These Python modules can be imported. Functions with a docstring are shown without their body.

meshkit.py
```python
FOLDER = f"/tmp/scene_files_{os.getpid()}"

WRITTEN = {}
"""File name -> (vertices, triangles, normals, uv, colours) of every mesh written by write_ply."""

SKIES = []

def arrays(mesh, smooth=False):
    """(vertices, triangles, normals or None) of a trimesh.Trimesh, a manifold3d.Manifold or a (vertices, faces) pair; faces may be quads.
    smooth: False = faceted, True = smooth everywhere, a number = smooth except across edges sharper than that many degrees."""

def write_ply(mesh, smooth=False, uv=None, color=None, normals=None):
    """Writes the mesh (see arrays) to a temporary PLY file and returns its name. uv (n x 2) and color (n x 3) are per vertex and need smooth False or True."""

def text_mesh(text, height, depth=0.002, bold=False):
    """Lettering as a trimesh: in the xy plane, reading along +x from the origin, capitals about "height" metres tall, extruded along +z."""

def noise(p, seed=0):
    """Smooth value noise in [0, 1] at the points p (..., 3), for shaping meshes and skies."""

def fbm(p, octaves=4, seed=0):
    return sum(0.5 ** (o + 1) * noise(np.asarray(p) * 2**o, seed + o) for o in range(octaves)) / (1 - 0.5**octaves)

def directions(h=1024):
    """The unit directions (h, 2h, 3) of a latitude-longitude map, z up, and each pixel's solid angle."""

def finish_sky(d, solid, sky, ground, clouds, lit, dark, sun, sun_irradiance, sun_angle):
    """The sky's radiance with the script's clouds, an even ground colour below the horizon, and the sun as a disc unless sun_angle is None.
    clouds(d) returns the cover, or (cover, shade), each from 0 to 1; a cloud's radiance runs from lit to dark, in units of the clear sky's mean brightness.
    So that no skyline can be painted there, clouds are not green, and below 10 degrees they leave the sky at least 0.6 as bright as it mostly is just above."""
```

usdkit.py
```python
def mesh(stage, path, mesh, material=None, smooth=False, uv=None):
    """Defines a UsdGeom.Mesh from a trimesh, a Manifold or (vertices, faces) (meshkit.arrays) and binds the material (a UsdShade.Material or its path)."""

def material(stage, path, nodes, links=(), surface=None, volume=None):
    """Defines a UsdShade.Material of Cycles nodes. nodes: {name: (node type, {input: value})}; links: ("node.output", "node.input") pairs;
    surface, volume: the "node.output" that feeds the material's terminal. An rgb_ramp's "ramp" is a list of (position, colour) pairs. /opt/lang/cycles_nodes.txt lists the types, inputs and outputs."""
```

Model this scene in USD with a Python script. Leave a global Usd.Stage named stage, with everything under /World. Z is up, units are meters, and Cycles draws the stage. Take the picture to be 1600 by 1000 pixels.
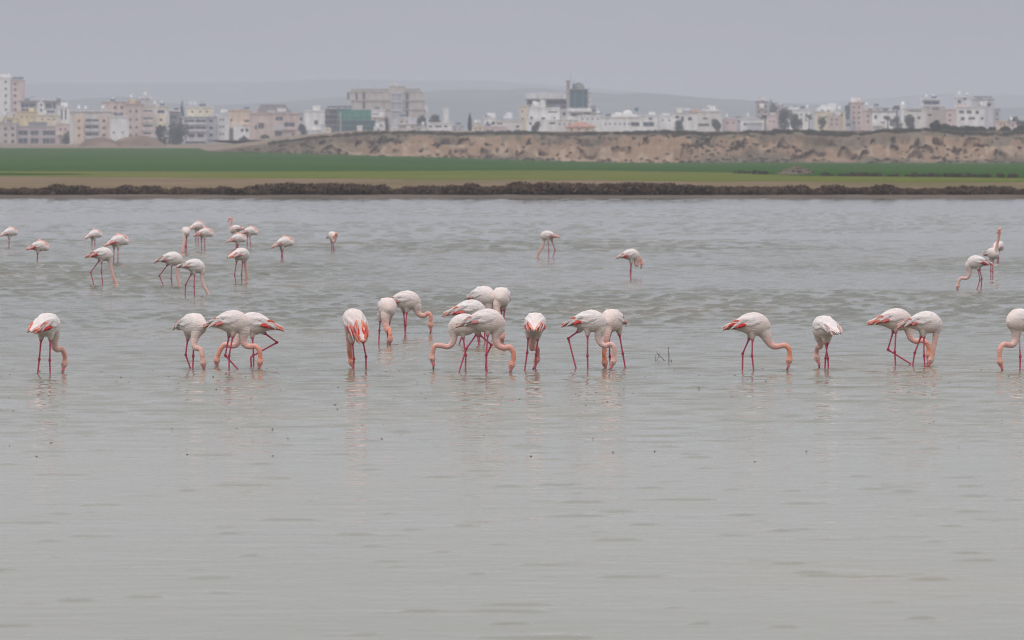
import math, random
import numpy as np, trimesh, usdkit, meshkit
import manifold3d as m3
from manifold3d import Manifold
from shapely.geometry import box as sbox, Polygon
from pxr import Usd, UsdGeom, UsdLux, UsdShade, Gf, Sdf, Vt

stage = Usd.Stage.CreateInMemory()
UsdGeom.SetStageUpAxis(stage, 'Z'); UsdGeom.SetStageMetersPerUnit(stage, 1.0)
UsdGeom.Xform.Define(stage, '/World'); UsdGeom.Scope.Define(stage, '/World/Looks')
rng = np.random.default_rng(7)

# ---------------------------------------------------------------- camera
CAM_H, FPX, HORIZON = 3.05, 8889.0, 242.0        # metres, focal length in 1600-px-wide pixels, horizon row
PITCH = math.atan((500 - HORIZON) / FPX)
cam = UsdGeom.Camera.Define(stage, '/World/camera')
cam.CreateHorizontalApertureAttr(36.0); cam.CreateVerticalApertureAttr(22.5); cam.CreateFocalLengthAttr(200.0)
cam.CreateFStopAttr(5.6); cam.CreateFocusDistanceAttr(82.0); cam.CreateClippingRangeAttr((0.1, 60000.0))
cam.AddTranslateOp().Set((0, 0, CAM_H)); cam.AddRotateXOp().Set(90 - math.degrees(PITCH))
cam.CreateExposureAttr(0.04)

# ---------------------------------------------------------------- sky and sun (overcast)
SUN_EL, SUN_AZ = math.radians(60), math.radians(205)      # azimuth from +y clockwise: behind the camera
sky_mat = usdkit.material(stage, '/World/Looks/sky_look', {
    'sky': ('sky_texture', {'sky_type': 'single_scattering', 'sun_disc': False, 'sun_elevation': SUN_EL, 'sun_rotation': SUN_AZ, 'aerosol_density': 2.0}),
    'tc': ('texture_coordinate', {}), 'sep': ('separate_xyz', {}),
    'cl': ('mapping', {'scale': (1.6, 1.6, 6.0)}),
    'n': ('noise_texture', {'scale': 3.0, 'detail': 4.0, 'roughness': 0.5, 'distortion': 0.3}),
    'grad': ('rgb_ramp', {'ramp': [(0, (.25,) * 3), (.20, (.262,) * 3), (.36, (.36,) * 3), (.6, (.66,) * 3), (1, (.90,) * 3)]}), 'g4': ('math', {'math_type': 'multiply', 'value2': 4.0}),
    'nr': ('map_range', {'from_min': 0.25, 'from_max': 0.75, 'to_min': 0.87, 'to_max': 1.13}),
    'mul': ('math', {'math_type': 'multiply'}), 'cc': ('vector_math', {'math_type': 'scale', 'vector1': (3.42, 3.45, 3.66)}),
    'mx': ('mix', {'mix_type': 'mix', 'fac': 0.95}),
    'bg': ('background_shader', {'strength': 0.1})},
    [('tc.generated', 'sep.vector'), ('sep.z', 'grad.fac'), ('grad.color', 'g4.value1'), ('tc.generated', 'cl.vector'), ('cl.vector', 'n.vector'), ('n.fac', 'nr.value'),
     ('g4.value', 'mul.value1'), ('nr.result', 'mul.value2'), ('mul.value', 'cc.scale'), ('sky.color', 'mx.color1'), ('cc.vector', 'mx.color2'), ('mx.color', 'bg.color')],
    surface='bg.background')
dome = UsdLux.DomeLight.Define(stage, '/World/sky')
UsdShade.MaterialBindingAPI.Apply(dome.GetPrim()).Bind(sky_mat)
dome.GetPrim().SetCustomDataByKey('kind', 'structure')
sun = UsdLux.DistantLight.Define(stage, '/World/sun')
sun.CreateIntensityAttr(0.27); sun.CreateAngleAttr(30.0); sun.CreateNormalizeAttr(True); sun.CreateColorAttr((1.0, 0.96, 0.9))
sun.AddRotateZOp().Set(-math.degrees(SUN_AZ) + 180); sun.AddRotateXOp().Set(-(90 - math.degrees(SUN_EL)) * -1)

# ---------------------------------------------------------------- helpers
used = {}
def numbered(parent, name):
    k = (parent, name); n = used.get(k, 0); used[k] = n + 1
    return name if n == 0 else '%s_%03d' % (name, n)
def path_of(parent): return '/World' if parent is None else str(parent.GetPath())
def obj(name, mesh, mat, parent=None, smooth=False, color=None):
    pp = path_of(parent); p = pp + '/' + numbered(pp, name)
    if isinstance(mesh, list): mesh = trimesh.util.concatenate(mesh)
    g = usdkit.mesh(stage, p, mesh, mat, smooth=smooth)
    if color is not None:
        UsdGeom.PrimvarsAPI(g).CreatePrimvar('tint', Sdf.ValueTypeNames.Color3fArray, 'vertex').Set(Vt.Vec3fArray.FromNumpy(np.asarray(color, np.float32)))
    return g.GetPrim()
def tag(o, label=None, cat=None, group=None, kind=None):
    for k, v in (('label', label), ('category', cat), ('group', group), ('kind', kind)):
        if v: o.SetCustomDataByKey(k, v)
    return o
def thing(name, label, cat, loc=(0, 0, 0), rz=0.0, group=None):
    x = UsdGeom.Xform.Define(stage, '/World/' + numbered('/World', name))
    x.AddTranslateOp().Set(tuple(map(float, loc)))
    if rz: x.AddRotateZOp().Set(float(rz))
    return tag(x.GetPrim(), label, cat, group)
def struct(name, mesh, mat, smooth=False, color=None, kind='structure', label=None):
    return tag(obj(name, mesh, mat, None, smooth, color), label, None, None, kind)
def bx(x0, x1, y0, y1, z0, z1):
    b = trimesh.creation.box([x1 - x0, y1 - y0, z1 - z0]); b.apply_translation([(x0 + x1) / 2, (y0 + y1) / 2, (z0 + z1) / 2]); return b
def lin(c):                                              # sRGB 0-255 to linear
    c = np.asarray(c, float) / 255; return tuple(np.where(c < 0.04045, c / 12.92, ((c + 0.055) / 1.055) ** 2.4))
def ray(px, py):
    u, v = (px - 800) / FPX, (500 - py) / FPX
    return np.array([u, math.cos(PITCH) + v * math.sin(PITCH), v * math.cos(PITCH) - math.sin(PITCH)])
def on_water(px, py):
    r = ray(px, py); t = -CAM_H / r[2]; return r * t + [0, 0, CAM_H]
def at(px, py, Y):                                       # the point at distance Y (metres along +y) behind an image point
    r = ray(px, py); return r * (Y / r[1]) + [0, 0, CAM_H]
def sstep(a, b, x):
    t = np.clip((np.asarray(x, float) - a) / (b - a), 0, 1); return t * t * (3 - 2 * t)
def grid(xs, ys, fz, mask=None):
    X, Y = np.meshgrid(xs, ys); P = fz(X, Y); n, m = X.shape
    i, j = np.meshgrid(np.arange(n - 1), np.arange(m - 1), indexing='ij'); a = i * m + j
    return P.reshape(-1, 3), np.stack([a, a + 1, a + m + 1, a + m], -1).reshape(-1, 4)
def quadmesh(P):                                         # (n, m, 3) points as a sheet
    n, m = P.shape[:2]; i, j = np.meshgrid(np.arange(n - 1), np.arange(m - 1), indexing='ij'); a = i * m + j
    return P.reshape(-1, 3), np.stack([a, a + 1, a + m + 1, a + m], -1).reshape(-1, 4)

def mat(name, col, var=0.12, scale=0.5, rough=0.8, col2=None, stretch=(1, 1, 1), spec=0.0, bump=0.0, detail=4.0):
    col = np.asarray(col, float); c2 = np.asarray(col2, float) if col2 is not None else col * (1 + var); c1 = col * (1 - var) if col2 is None else col
    nodes = {'g': ('geometry', {}), 'm': ('mapping', {'scale': stretch}), 'n': ('noise_texture', {'scale': scale, 'detail': detail, 'roughness': 0.6}),
             'r': ('rgb_ramp', {'ramp': [(0.3, tuple(c1)), (0.7, tuple(c2))]}), 'p': ('principled_bsdf', {'roughness': rough, 'specular_ior_level': spec})}
    links = [('g.position', 'm.vector'), ('m.vector', 'n.vector'), ('n.fac', 'r.fac'), ('r.color', 'p.base_color')]
    if bump:
        nodes['b'] = ('bump', {'strength': 0.6, 'distance': bump}); links += [('n.fac', 'b.height'), ('b.normal', 'p.normal')]
    return usdkit.material(stage, '/World/Looks/' + name, nodes, links, surface='p.BSDF')

# ---------------------------------------------------------------- water
water_mat = usdkit.material(stage, '/World/Looks/water_look', {
    'g': ('geometry', {}),
    'm3': ('mapping', {'scale': (1.6, 3.4, 1.0), 'rotation': (0, 0, -0.03)}), 'n3': ('noise_texture', {'scale': 1.0, 'detail': 2.5, 'roughness': 0.5}),
    'h': ('math', {'math_type': 'multiply', 'value2': 0.008}), 'b': ('bump', {'strength': 1.0, 'distance': 1.0}),
    'mm': ('mapping', {'scale': (0.12, 0.07, 1.0)}), 'nm': ('noise_texture', {'scale': 1.0, 'detail': 4.0, 'roughness': 0.6}),
    's': ('separate_xyz', {}), 'sh': ('map_range', {'range_type': 'smoothstep', 'from_min': 40.0, 'from_max': 110.0}),      # stirred shallows near, deeper water out
    'mud': ('rgb_ramp', {'ramp': [(0.3, (0.19, 0.187, 0.145)), (0.55, (0.205, 0.196, 0.148)), (0.72, (0.22, 0.188, 0.125))]}),
    'deep': ('rgb_ramp', {'ramp': [(0.3, (0.085, 0.087, 0.066)), (0.55, (0.095, 0.093, 0.07)), (0.72, (0.11, 0.092, 0.06))]}), 'mxm': ('mix', {'mix_type': 'mix'}),
    'p': ('principled_bsdf', {'roughness': 0.05, 'ior': 1.333})},
    [('g.position', 'm3.vector'), ('m3.vector', 'n3.vector'), ('n3.fac', 'h.value1'), ('h.value', 'b.height'), ('b.normal', 'p.normal'),
     ('g.position', 'mm.vector'), ('mm.vector', 'nm.vector'), ('nm.fac', 'mud.fac'), ('nm.fac', 'deep.fac'), ('g.position', 's.vector'), ('s.y', 'sh.value'), ('sh.result', 'mxm.fac'), ('mud.color', 'mxm.color1'), ('deep.color', 'mxm.color2'), ('mxm.color', 'p.base_color')], surface='p.BSDF')

def shore(x):
    x = np.asarray(x, float)
    return 397 - 8 * np.tanh(0.31 * x / 60) + 2.2 * (meshkit.fbm(np.stack([x * 0.05, x * 0 + 3.1, x * 0], -1), 4) - 0.5)
# where legs and bills break the surface (x, y in metres): each sends out a few small rings
CONTACTS = [(-6.59,78.96),(-6.41,79.03),(-6.29,79.24),(-4.59,81.11),(-4.54,80.92),(-4.38,80.72),(-3.89,80.78),(-4.01,80.66),(-3.61,80.65),(-3.71,81.62),(-3.75,81.73),(-4.25,81.68),(-2.25,80.52),(-2.07,80.56),(-2.26,80.86),(-2.15,91.51),(-2.0,91.49),(-1.97,91.16),(-1.83,97.31),(-1.82,97.2),(-1.4,97.2),(-0.53,93.08),(-0.44,92.91),(-0.27,92.78),(-0.16,92.99),(-0.14,93.0),(-0.19,92.66),(-0.85,91.02),(-0.53,90.92),(-0.26,91.0),(-0.66,80.62),(-0.37,80.74),(-1.11,80.64),(-0.74,79.75),(-0.35,79.63),(-0.04,79.66),(0.18,80.55),(0.33,80.54),(0.29,80.89),(0.91,80.79),(1.08,80.66),(1.37,80.64),(1.41,81.21),(1.62,81.25),(1.32,80.91),(3.26,80.5),(3.42,80.39),(3.88,80.44),(4.5,80.96),(4.46,80.96),(4.4,81.26),(5.82,82.66),(5.57,82.55),(6.03,82.62),(5.77,81.85),(5.94,81.74),(5.97,81.78),(7.18,80.34),(7.28,80.53),(6.92,80.17),(-16.57,187.38),(-16.56,187.3),(-13.38,160.32),(-13.37,160.22),(-14.05,190.18),(-13.94,190.15),(-11.08,158.27),(-10.96,158.22),(-9.75,132.7),(-9.54,132.59),(-9.21,132.64),(-10.16,176.8),(-10.12,176.79),(-10.23,176.49),(-10.62,191.14),(-10.54,191.12),(-9.88,181.08),(-9.77,181.0),(-9.18,189.17),(-9.12,189.24),(-8.84,179.37),(-8.69,179.28),(-8.68,186.45),(-8.56,186.36),(-6.55,134.99),(-6.41,135.03),(-6.31,135.12),(-8.02,131.04),(-7.82,130.93),(-7.65,130.98),(-7.1,123.57),(-6.89,123.47),(-6.57,123.52),(-6.53,160.98),(-6.48,160.9),(-5.61,177.28),(-5.54,177.24),(1.09,167.88),(1.2,167.96),(0.7,167.97),(2.97,142.87),(2.98,142.78),(10.51,128.56),(10.61,128.66),(10.06,128.61),(12.04,143.02),(12.09,142.97),(13.65,160.02),(13.68,159.98)]
def water_sheet():
    ys = [-60, 0, 18, 26, 32]
    while ys[-1] < 470: ys.append(ys[-1] * (1.0016 if ys[-1] < 74 else 1.00068 if ys[-1] < 205 else 1.002))
    ys = np.array(ys); u = np.concatenate([[-20, -8, -4, -2, -1, -.6, -.35, -.22, -.16], np.linspace(-.13, .13, 262), [.16, .22, .35, .6, 1, 2, 4, 8, 20]])
    U, Y = np.meshgrid(u, ys); X = np.clip(U * np.maximum(Y, 30), -620, 620); lim = shore(X) + 6; Y = np.minimum(Y, lim)
    raw = lambda sx, sy, z, sd, oc: meshkit.fbm(np.stack([X / sx + .06 * Y / sy, Y / sy - .05 * X / sx, X * 0 + z], -1), oc, sd)
    nz = lambda *a: raw(*a) - .5
    patch = sstep(.38, .62, meshkit.fbm(np.stack([X * .035, Y * .026, X * 0], -1), 3, 101)); pp = .12 + 1.0 * patch
    D = Y + 10 * (meshkit.fbm(np.stack([X * .08, Y * .05, X * 0 + 7], -1), 3, 103) - .5)
    g1 = sstep(82, 108, D) * (1 - .85 * sstep(150, 215, D)); g2 = sstep(105, 165, D) * (1 - .55 * sstep(270, 400, D))
    c1 = sstep(.67, .82, raw(.38, .19, 1, 111, 2)); c2 = sstep(.67, .82, raw(.66, .42, 2, 113, 2)); c3 = sstep(.755, .90, raw(.50, .26, 12, 127, 2))       # short steep crestlets
    h = g1 * (.15 + .85 * pp) * (.037 * c1 + .008 * nz(.30, .14, 4, 121, 1)) + g2 * (.15 + .85 * pp) * .055 * c2 + .03 * g2 * nz(2.2, 2.0, 3, 115, 2) + .02 * g1 * nz(1.3, 1.1, 8, 119, 2)
    h += .044 * sstep(55, 68, D) * (1 - .55 * sstep(84, 100, D)) * nz(.62, .27, 5, 117, 2) + .005 * (1 - .5 * sstep(56, 70, D)) * nz(1.7, .75, 9, 118, 2) + .010 * nz(6.5, 2.4, 6, 119, 2) + .013 * c3 * (1 - .6 * sstep(70, 90, D))
    for cx, cy in CONTACTS:
        i0, i1 = np.searchsorted(ys, [cy - .9, cy + .9]); j0, j1 = np.searchsorted(u, [(cx - .8) / cy, (cx + .8) / cy]); q = np.hypot(X[i0:i1, j0:j1] - cx, Y[i0:i1, j0:j1] - cy)
        h[i0:i1, j0:j1] += .010 * np.cos(q * 2 * np.pi / .24) * np.exp(-(q / .30) ** 2)
    h *= (np.abs(U) < .129) * sstep(30, 34, Y) * (1 - sstep(lim - 9, lim - 5, Y)) * (Y < lim - 5)
    return np.stack([X, Y, h], -1)
struct('water', quadmesh(water_sheet()), water_mat, smooth=True)

# ---------------------------------------------------------------- land
def side(x, y):                                          # 0 on the left (field climbs), 1 on the right (bluff country)
    return sstep(-0.045, 0.028, np.asarray(x, float) / np.maximum(np.asarray(y, float), 1))
def base_z(x, y):
    zl = np.interp(y, [300, 395, 440, 452, 700, 872, 1700, 1900, 2200, 3000, 9500], [-.9, -.25, .25, .30, .40, .50, 4.75, 5.2, 6.3, 10, 14])
    zr = np.interp(y, [300, 395, 440, 452, 700, 1300, 1700, 2200, 3000, 9500], [-.9, -.25, .25, .30, .46, 1.15, 2.0, 3.0, 7, 14])
    s = side(x, y); off = np.where(y < 700, (411 - shore(np.clip(x, -200, 200))) * np.clip((700 - y) / 250, 0, 1), 0)
    yy = y + off
    zl = np.interp(yy, [300, 395, 413, 440, 452, 700, 872, 1700, 1900, 2200, 3000, 13800], [-.9, -.25, .02, .24, .30, .40, .50, 4.75, 5.2, 6.3, 9, 14])
    zr = np.interp(yy, [300, 395, 413, 440, 452, 700, 1300, 1700, 2200, 3000, 13800], [-.9, -.25, .02, .24, .30, .46, 1.15, 2.0, 3.0, 6, 14])
    return zl * (1 - s) + zr * s
def d_bluff(px):                                         # distance of the foot of the bluff per image column
    return np.interp(px, [-400, 300, 500, 1000, 2200], [1560, 1540, 1420, 1310, 1290])
def h_bluff(px):                                         # its height
    return np.interp(px, [250, 330, 420, 560, 700, 900, 1300, 1600, 2200], [0.0, 0.25, 2.4, 5.6, 6.3, 7.1, 7.5, 7.4, 7.2])
def z_land(x, y):                                        # with the plateau behind the bluff
    px = 800 + np.asarray(x) / np.maximum(y, 1) * FPX
    db = d_bluff(px); t = sstep(0, 26, y - db)
    pl = h_bluff(px) * t + t * np.interp(y - db, [0, 60, 900, 1700], [0, .2, 1.4, 2.0])
    return base_z(x, y) + pl
def sheet(b0, b1, rows, x0=-1500, x1=1500, nx=240, lift=0.0, amp=0.0, fz=z_land, fan=None):
    u = np.linspace(-1, 1, nx); u = np.sign(u) * (0.18 * np.abs(u) + 0.82 * np.abs(u) ** 3); px = 800 + u * (x1 - x0) / 2 / 1500 * 6000
    out = []
    for t in np.linspace(0, 1, rows):
        y = b0(px) * (1 - t) + b1(px) * t; x = (px - 800) / FPX * y
        z = fz(x, y) + lift
        if amp: z = z + amp * (meshkit.fbm(np.stack([x * .35, y * .12, x * 0], -1), 4, 5) - .5)
        out.append(np.stack([x, y, z], -1))
    return quadmesh(np.array(out))
def wob(px, a, f, s): return a * (meshkit.fbm(np.stack([np.asarray(px) * f, np.asarray(px) * 0 + s, np.asarray(px) * 0], -1), 4, s) - .5) * 2
K = lambda v: (lambda px: np.full_like(np.asarray(px, float), v))
shore_px = lambda px: shore((np.asarray(px) - 800) / FPX * 397)
b_beach1 = lambda px: shore_px(px) + 20 + wob(px, 2, .02, 2)
b_dry = lambda px: np.interp(px, [-400, 0, 500, 800, 1100, 1600, 2400], [700, 690, 640, 600, 560, 560, 560]) + wob(px, 25, .006, 4)
b_yel = lambda px: np.interp(px, [-400, 0, 500, 900, 1150, 1250, 1600, 2400], [860, 870, 880, 880, 790, 700, 640, 640]) + wob(px, 10, .004, 5)
mud_m = mat('shore_mud', (0.105, 0.085, 0.07), col2=(0.175, 0.145, 0.12), scale=0.6, stretch=(.4, .15, 1), rough=.75)
dry_m = mat('dry_pasture', (0.155, 0.125, 0.07), col2=(0.235, 0.165, 0.115), scale=0.5, stretch=(.09, .03, 1), rough=.9)
yel_m = mat('young_grass', (0.095, 0.135, 0.022), col2=(0.15, 0.145, 0.045), scale=0.6, stretch=(.06, .03, 1), rough=.9)
grn_m = mat('crop_green', (0.026, 0.075, 0.010), col2=(0.044, 0.092, 0.016), scale=0.4, stretch=(.05, .03, 1), rough=.9)
soil_m = mat('dry_soil', (0.20, 0.155, 0.115), col2=(0.28, 0.22, 0.165), scale=0.05, stretch=(1, .4, 1), rough=.95)
# the far ground under everything: one sheet to the hills
gpx = np.concatenate([np.linspace(-13000, -900, 40), np.linspace(-880, 2480, 170), np.linspace(2500, 14600, 40)]); rows_ = []
for y in [shore_px(gpx) - 14, shore_px(gpx) + 20] + [430 + (d_bluff(gpx) - 430) * q for q in np.linspace(.03, .995, 22)] + [d_bluff(gpx) + q for q in (18, 25.5, 26.5, 30, 45, 90, 160, 260, 380, 520, 700, 900, 1200, 1700, 2600, 4200, 7000, 12100)]:
    x = (gpx - 800) / FPX * y; z = np.where(y - d_bluff(gpx) < 26, base_z(x, y) - .12, z_land(x, y) - .10); z = np.where((y - d_bluff(gpx) > 0) & (y - d_bluff(gpx) < 26) & (h_bluff(gpx) > .2), z - .3, z)
    rows_.append(np.stack([x, y, z], -1))
struct('ground', quadmesh(np.array(rows_)), soil_m)
struct('shore', sheet(lambda px: shore_px(px) - 3, b_beach1, 16, lift=0.0, amp=.10), mud_m)
struct('pasture', sheet(lambda px: b_beach1(px) - 1.0, b_dry, 12, lift=0.004), dry_m)
struct('grass_strip', sheet(lambda px: b_dry(px) - .5, b_yel, 8, lift=0.02), yel_m)
green_end = lambda px: np.minimum(np.interp(px, [-4000, -400, 250, 330], [1700, 1700, 1690, 1640]), d_bluff(px) - np.where(np.asarray(px) > 320, 0, -1e4)) + wob(px, 5, .01, 8)
struct('field', sheet(lambda px: b_yel(px) - .5, green_end, 30, lift=0.06), grn_m)
# darker green wedge at the left on the dry pasture
struct('field', sheet(lambda px: np.full_like(px, 742.) + wob(px, 5, .01, 3), lambda px: np.interp(px, [-4000, 0, 160, 4000], [820, 800, 744, 700]).clip(742.2), 5, lift=0.09, x0=-1500, x1=100, nx=120), grn_m)

# ---- bluff: eroded earth bank with gullies and holes
bl_px = np.concatenate([np.linspace(-300, 0, 40), np.linspace(0, 1600, 1500), np.linspace(1603, 2300, 160)])
bl_px = bl_px[bl_px > 255]
def bluff():
    px = bl_px; db = d_bluff(px) + wob(px, 5, .012, 11); H = h_bluff(px) + wob(px, .7, .009, 12) * np.clip(h_bluff(px) / 4, 0, 1)
    rows = 60; out = []; col = []
    for k in range(rows):
        t = k / (rows - 1)
        y = db - 9 + t * 36; x = (px - 800) / FPX * y
        q = np.stack([x * .22, np.full_like(x, t * 2.2), x * 0], -1)
        cut = meshkit.fbm(q, 6, 21)                                   # gullies: how far the face stands back
        ledge = meshkit.fbm(np.stack([x * .05, np.full_like(x, t * 3.2), x * 0 + 4], -1), 4, 27)
        prof = np.interp(t + .34 * (cut - .5) + .10 * (ledge - .5), [0, .16, .28, .42, .52, .58, .74, 1], [0, .08, .20, .52, .60, .82, .94, 1.0])
        rough = meshkit.fbm(np.stack([x * .7, np.full_like(x, t * 14), x * 0], -1), 4, 33) - .5
        z = base_z(x, db) - .15 + H * prof + np.where(H > .6, 1.1 * rough * math.sin(math.pi * min(1, t * 1.15)), 0)
        # small caves and hollows in the face
        hole = sstep(.60, .68, meshkit.fbm(np.stack([x * .42, np.full_like(x, t * 10), x * 0 + 9], -1), 3, 41)) * sstep(.15, .3, t) * (1 - sstep(.55, .68, t))
        out.append(np.stack([x, y + 2.0 * hole + 3.0 * (cut - .5), z - .5 * hole], -1))
        n1 = meshkit.fbm(np.stack([x * .13, np.full_like(x, t * 4.0), x * 0], -1), 4, 51); n2 = meshkit.fbm(np.stack([x * .5, np.full_like(x, t * 8), x * 0], -1), 4, 52)
        n3 = meshkit.fbm(np.stack([x * .035, x * 0 + 3.3, x * 0], -1), 3, 57)
        tan, brown, pale, scrub = (np.array(c) for c in ((.275, .185, .122), (.18, .128, .092), (.345, .255, .18), (.112, .096, .068)))
        c = tan + (pale - tan) * sstep(.48, .66, n2)[:, None]
        c = c + (brown - c) * (sstep(.48, .66, .5 * n1 + .5 * (1 - n2)) * .5)[:, None]
        veg = np.clip(sstep(.46, .58, t + .5 * (n2 - .5) + .35 * (n1 - .5)) * .9 + (1 - sstep(.10, .26, t + 1.1 * (n3 - .5))) * .95 + .9 * (1 - sstep(450, 640, px + 250 * (n1 - .5))) * sstep(.05, .2, 1 - t * .6), 0, 1)
        c = c + (scrub * (1 + .8 * (n2 - .5)[:, None]) - c) * (veg * .85)[:, None]
        col.append(c)
    return quadmesh(np.array(out)), np.concatenate(col)
tint_m = usdkit.material(stage, '/World/Looks/earth_tint', {'a': ('attribute', {'attribute': 'tint'}), 'p': ('principled_bsdf', {'roughness': .95, 'specular_ior_level': 0.0})}, [('a.color', 'p.base_color')], surface='p.BSDF')
bm, bc = bluff()
struct('bluff', bm, tint_m, smooth=True, color=bc)

# ---- distant hills
def hills(name, Y, sil, depth, seed, colr, amp):
    px = np.linspace(-5600, 7200, 760); top = np.interp(px, *zip(*sil)) + wob(px, 2.2, .012, seed) + wob(px, .8, .06, seed + 1)
    zt = (HORIZON - top) / FPX * Y + CAM_H; out = []
    for k in range(34):
        t = k / 24.0
        y = Y - depth * (1 - t); x = (px - 800) / FPX * Y * (1 - .25 * (1 - t))
        f = np.where(t <= 1, sstep(-.15, 1.12, t), 1 - .8 * max(t - 1, 0) ** 1.2)
        n = meshkit.fbm(np.stack([x * .004, np.full_like(x, t * 2.4), x * 0], -1), 5, seed + 3) - .5
        z = 8 + (zt - 8) * f + amp * n * (1 - abs(2 * min(t, 1) - 1) ** 3) * 1.0
        out.append(np.stack([x, np.full_like(x, y) , z], -1))
    m = mat(name + '_look', colr, col2=np.array(colr) * 1.9, scale=.004, stretch=(1, .5, 2.5), rough=.95)
    return quadmesh(np.array(out)), m
hm, hmat = hills('far_hills', 12000, [(-6000, 150), (-200, 132), (0, 128), (100, 127), (250, 126), (400, 125), (540, 122), (650, 124), (760, 123), (900, 132), (1000, 141), (1100, 151), (1250, 161), (1400, 151), (1490, 143), (1530, 147), (1570, 144), (1640, 146), (1800, 140), (7600, 150)], 1900, 61, (.10, .10, .085), 18)
struct('hills', hm, hmat, smooth=True)
hm, hmat = hills('near_hills', 7800, [(-6000, 170), (-200, 168), (0, 163), (130, 152), (190, 150), (300, 163), (500, 153), (620, 143), (700, 138), (790, 139), (830, 133), (890, 139), (960, 144), (1020, 143), (1060, 146), (1130, 153), (1250, 160), (1330, 167), (1500, 168), (1800, 163), (7600, 170)], 2000, 71, (.085, .095, .08), 22)
struct('hills', hm, hmat, smooth=True)
# pale tracks and scraped slopes on the nearer hills
def track(pts, Y0, w):
    out = []
    for (px, py, dy) in pts:
        for s in (-1, 1): out.append(at(px + s * w, py, Y0 + dy))
    return out
# ---------------------------------------------------------------- haze
def haze(x, y0, y1, z0, z1):
    hz = usdkit.material(stage, '/World/Looks/haze_look', {'v': ('principled_volume', {'color': (.66, .67, .725), 'density': 0.000195, 'anisotropy': 0.0})}, [], volume='v.volume')
    tag(obj('haze', bx(-x, x, y0, y1, z0, z1), hz), None, None, None, 'stuff')
haze(9200, -80, 13800, -2.0, 190.0)

# ---------------------------------------------------------------- vegetation
bark_m = mat('bark', (.09, .07, .055), scale=2)
leafc = {'dark': (.035, .05, .028), 'mid': (.05, .068, .032), 'cyp': (.022, .032, .02), 'olive': (.07, .078, .045), 'dry': (.135, .095, .062), 'brown': (.098, .068, .048)}
leaf_m = {k: mat('leaf_' + k, np.array(v), var=.45, scale=1.3, rough=.75, spec=.15) for k, v in leafc.items()}
def leafcloud(n, centres, radii, size, r):
    """n leaf clumps scattered through the volume of some ellipsoids."""
    c = np.asarray(centres, float); rad = np.asarray(radii, float); w = rad.prod(1); k = r.choice(len(c), n, p=w / w.sum())
    d = r.normal(size=(n, 3)); d /= np.linalg.norm(d, axis=1, keepdims=True); d *= (r.random((n, 1)) ** (1 / 2.2))
    o = c[k] + d * rad[k]
    a = r.normal(size=(n, 3)); a /= np.linalg.norm(a, axis=1, keepdims=True)
    b = np.cross(a, r.normal(size=(n, 3))); b /= np.linalg.norm(b, axis=1, keepdims=True)
    s = size * (0.6 + .8 * r.random((n, 1)))
    v = np.stack([o - a * s, o + b * s * .55, o + a * s, o - b * s * .55], 1).reshape(-1, 3)
    i = np.arange(n)[:, None] * 4
    return v, np.hstack([i, i + 1, i + 2, i + 3])
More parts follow.
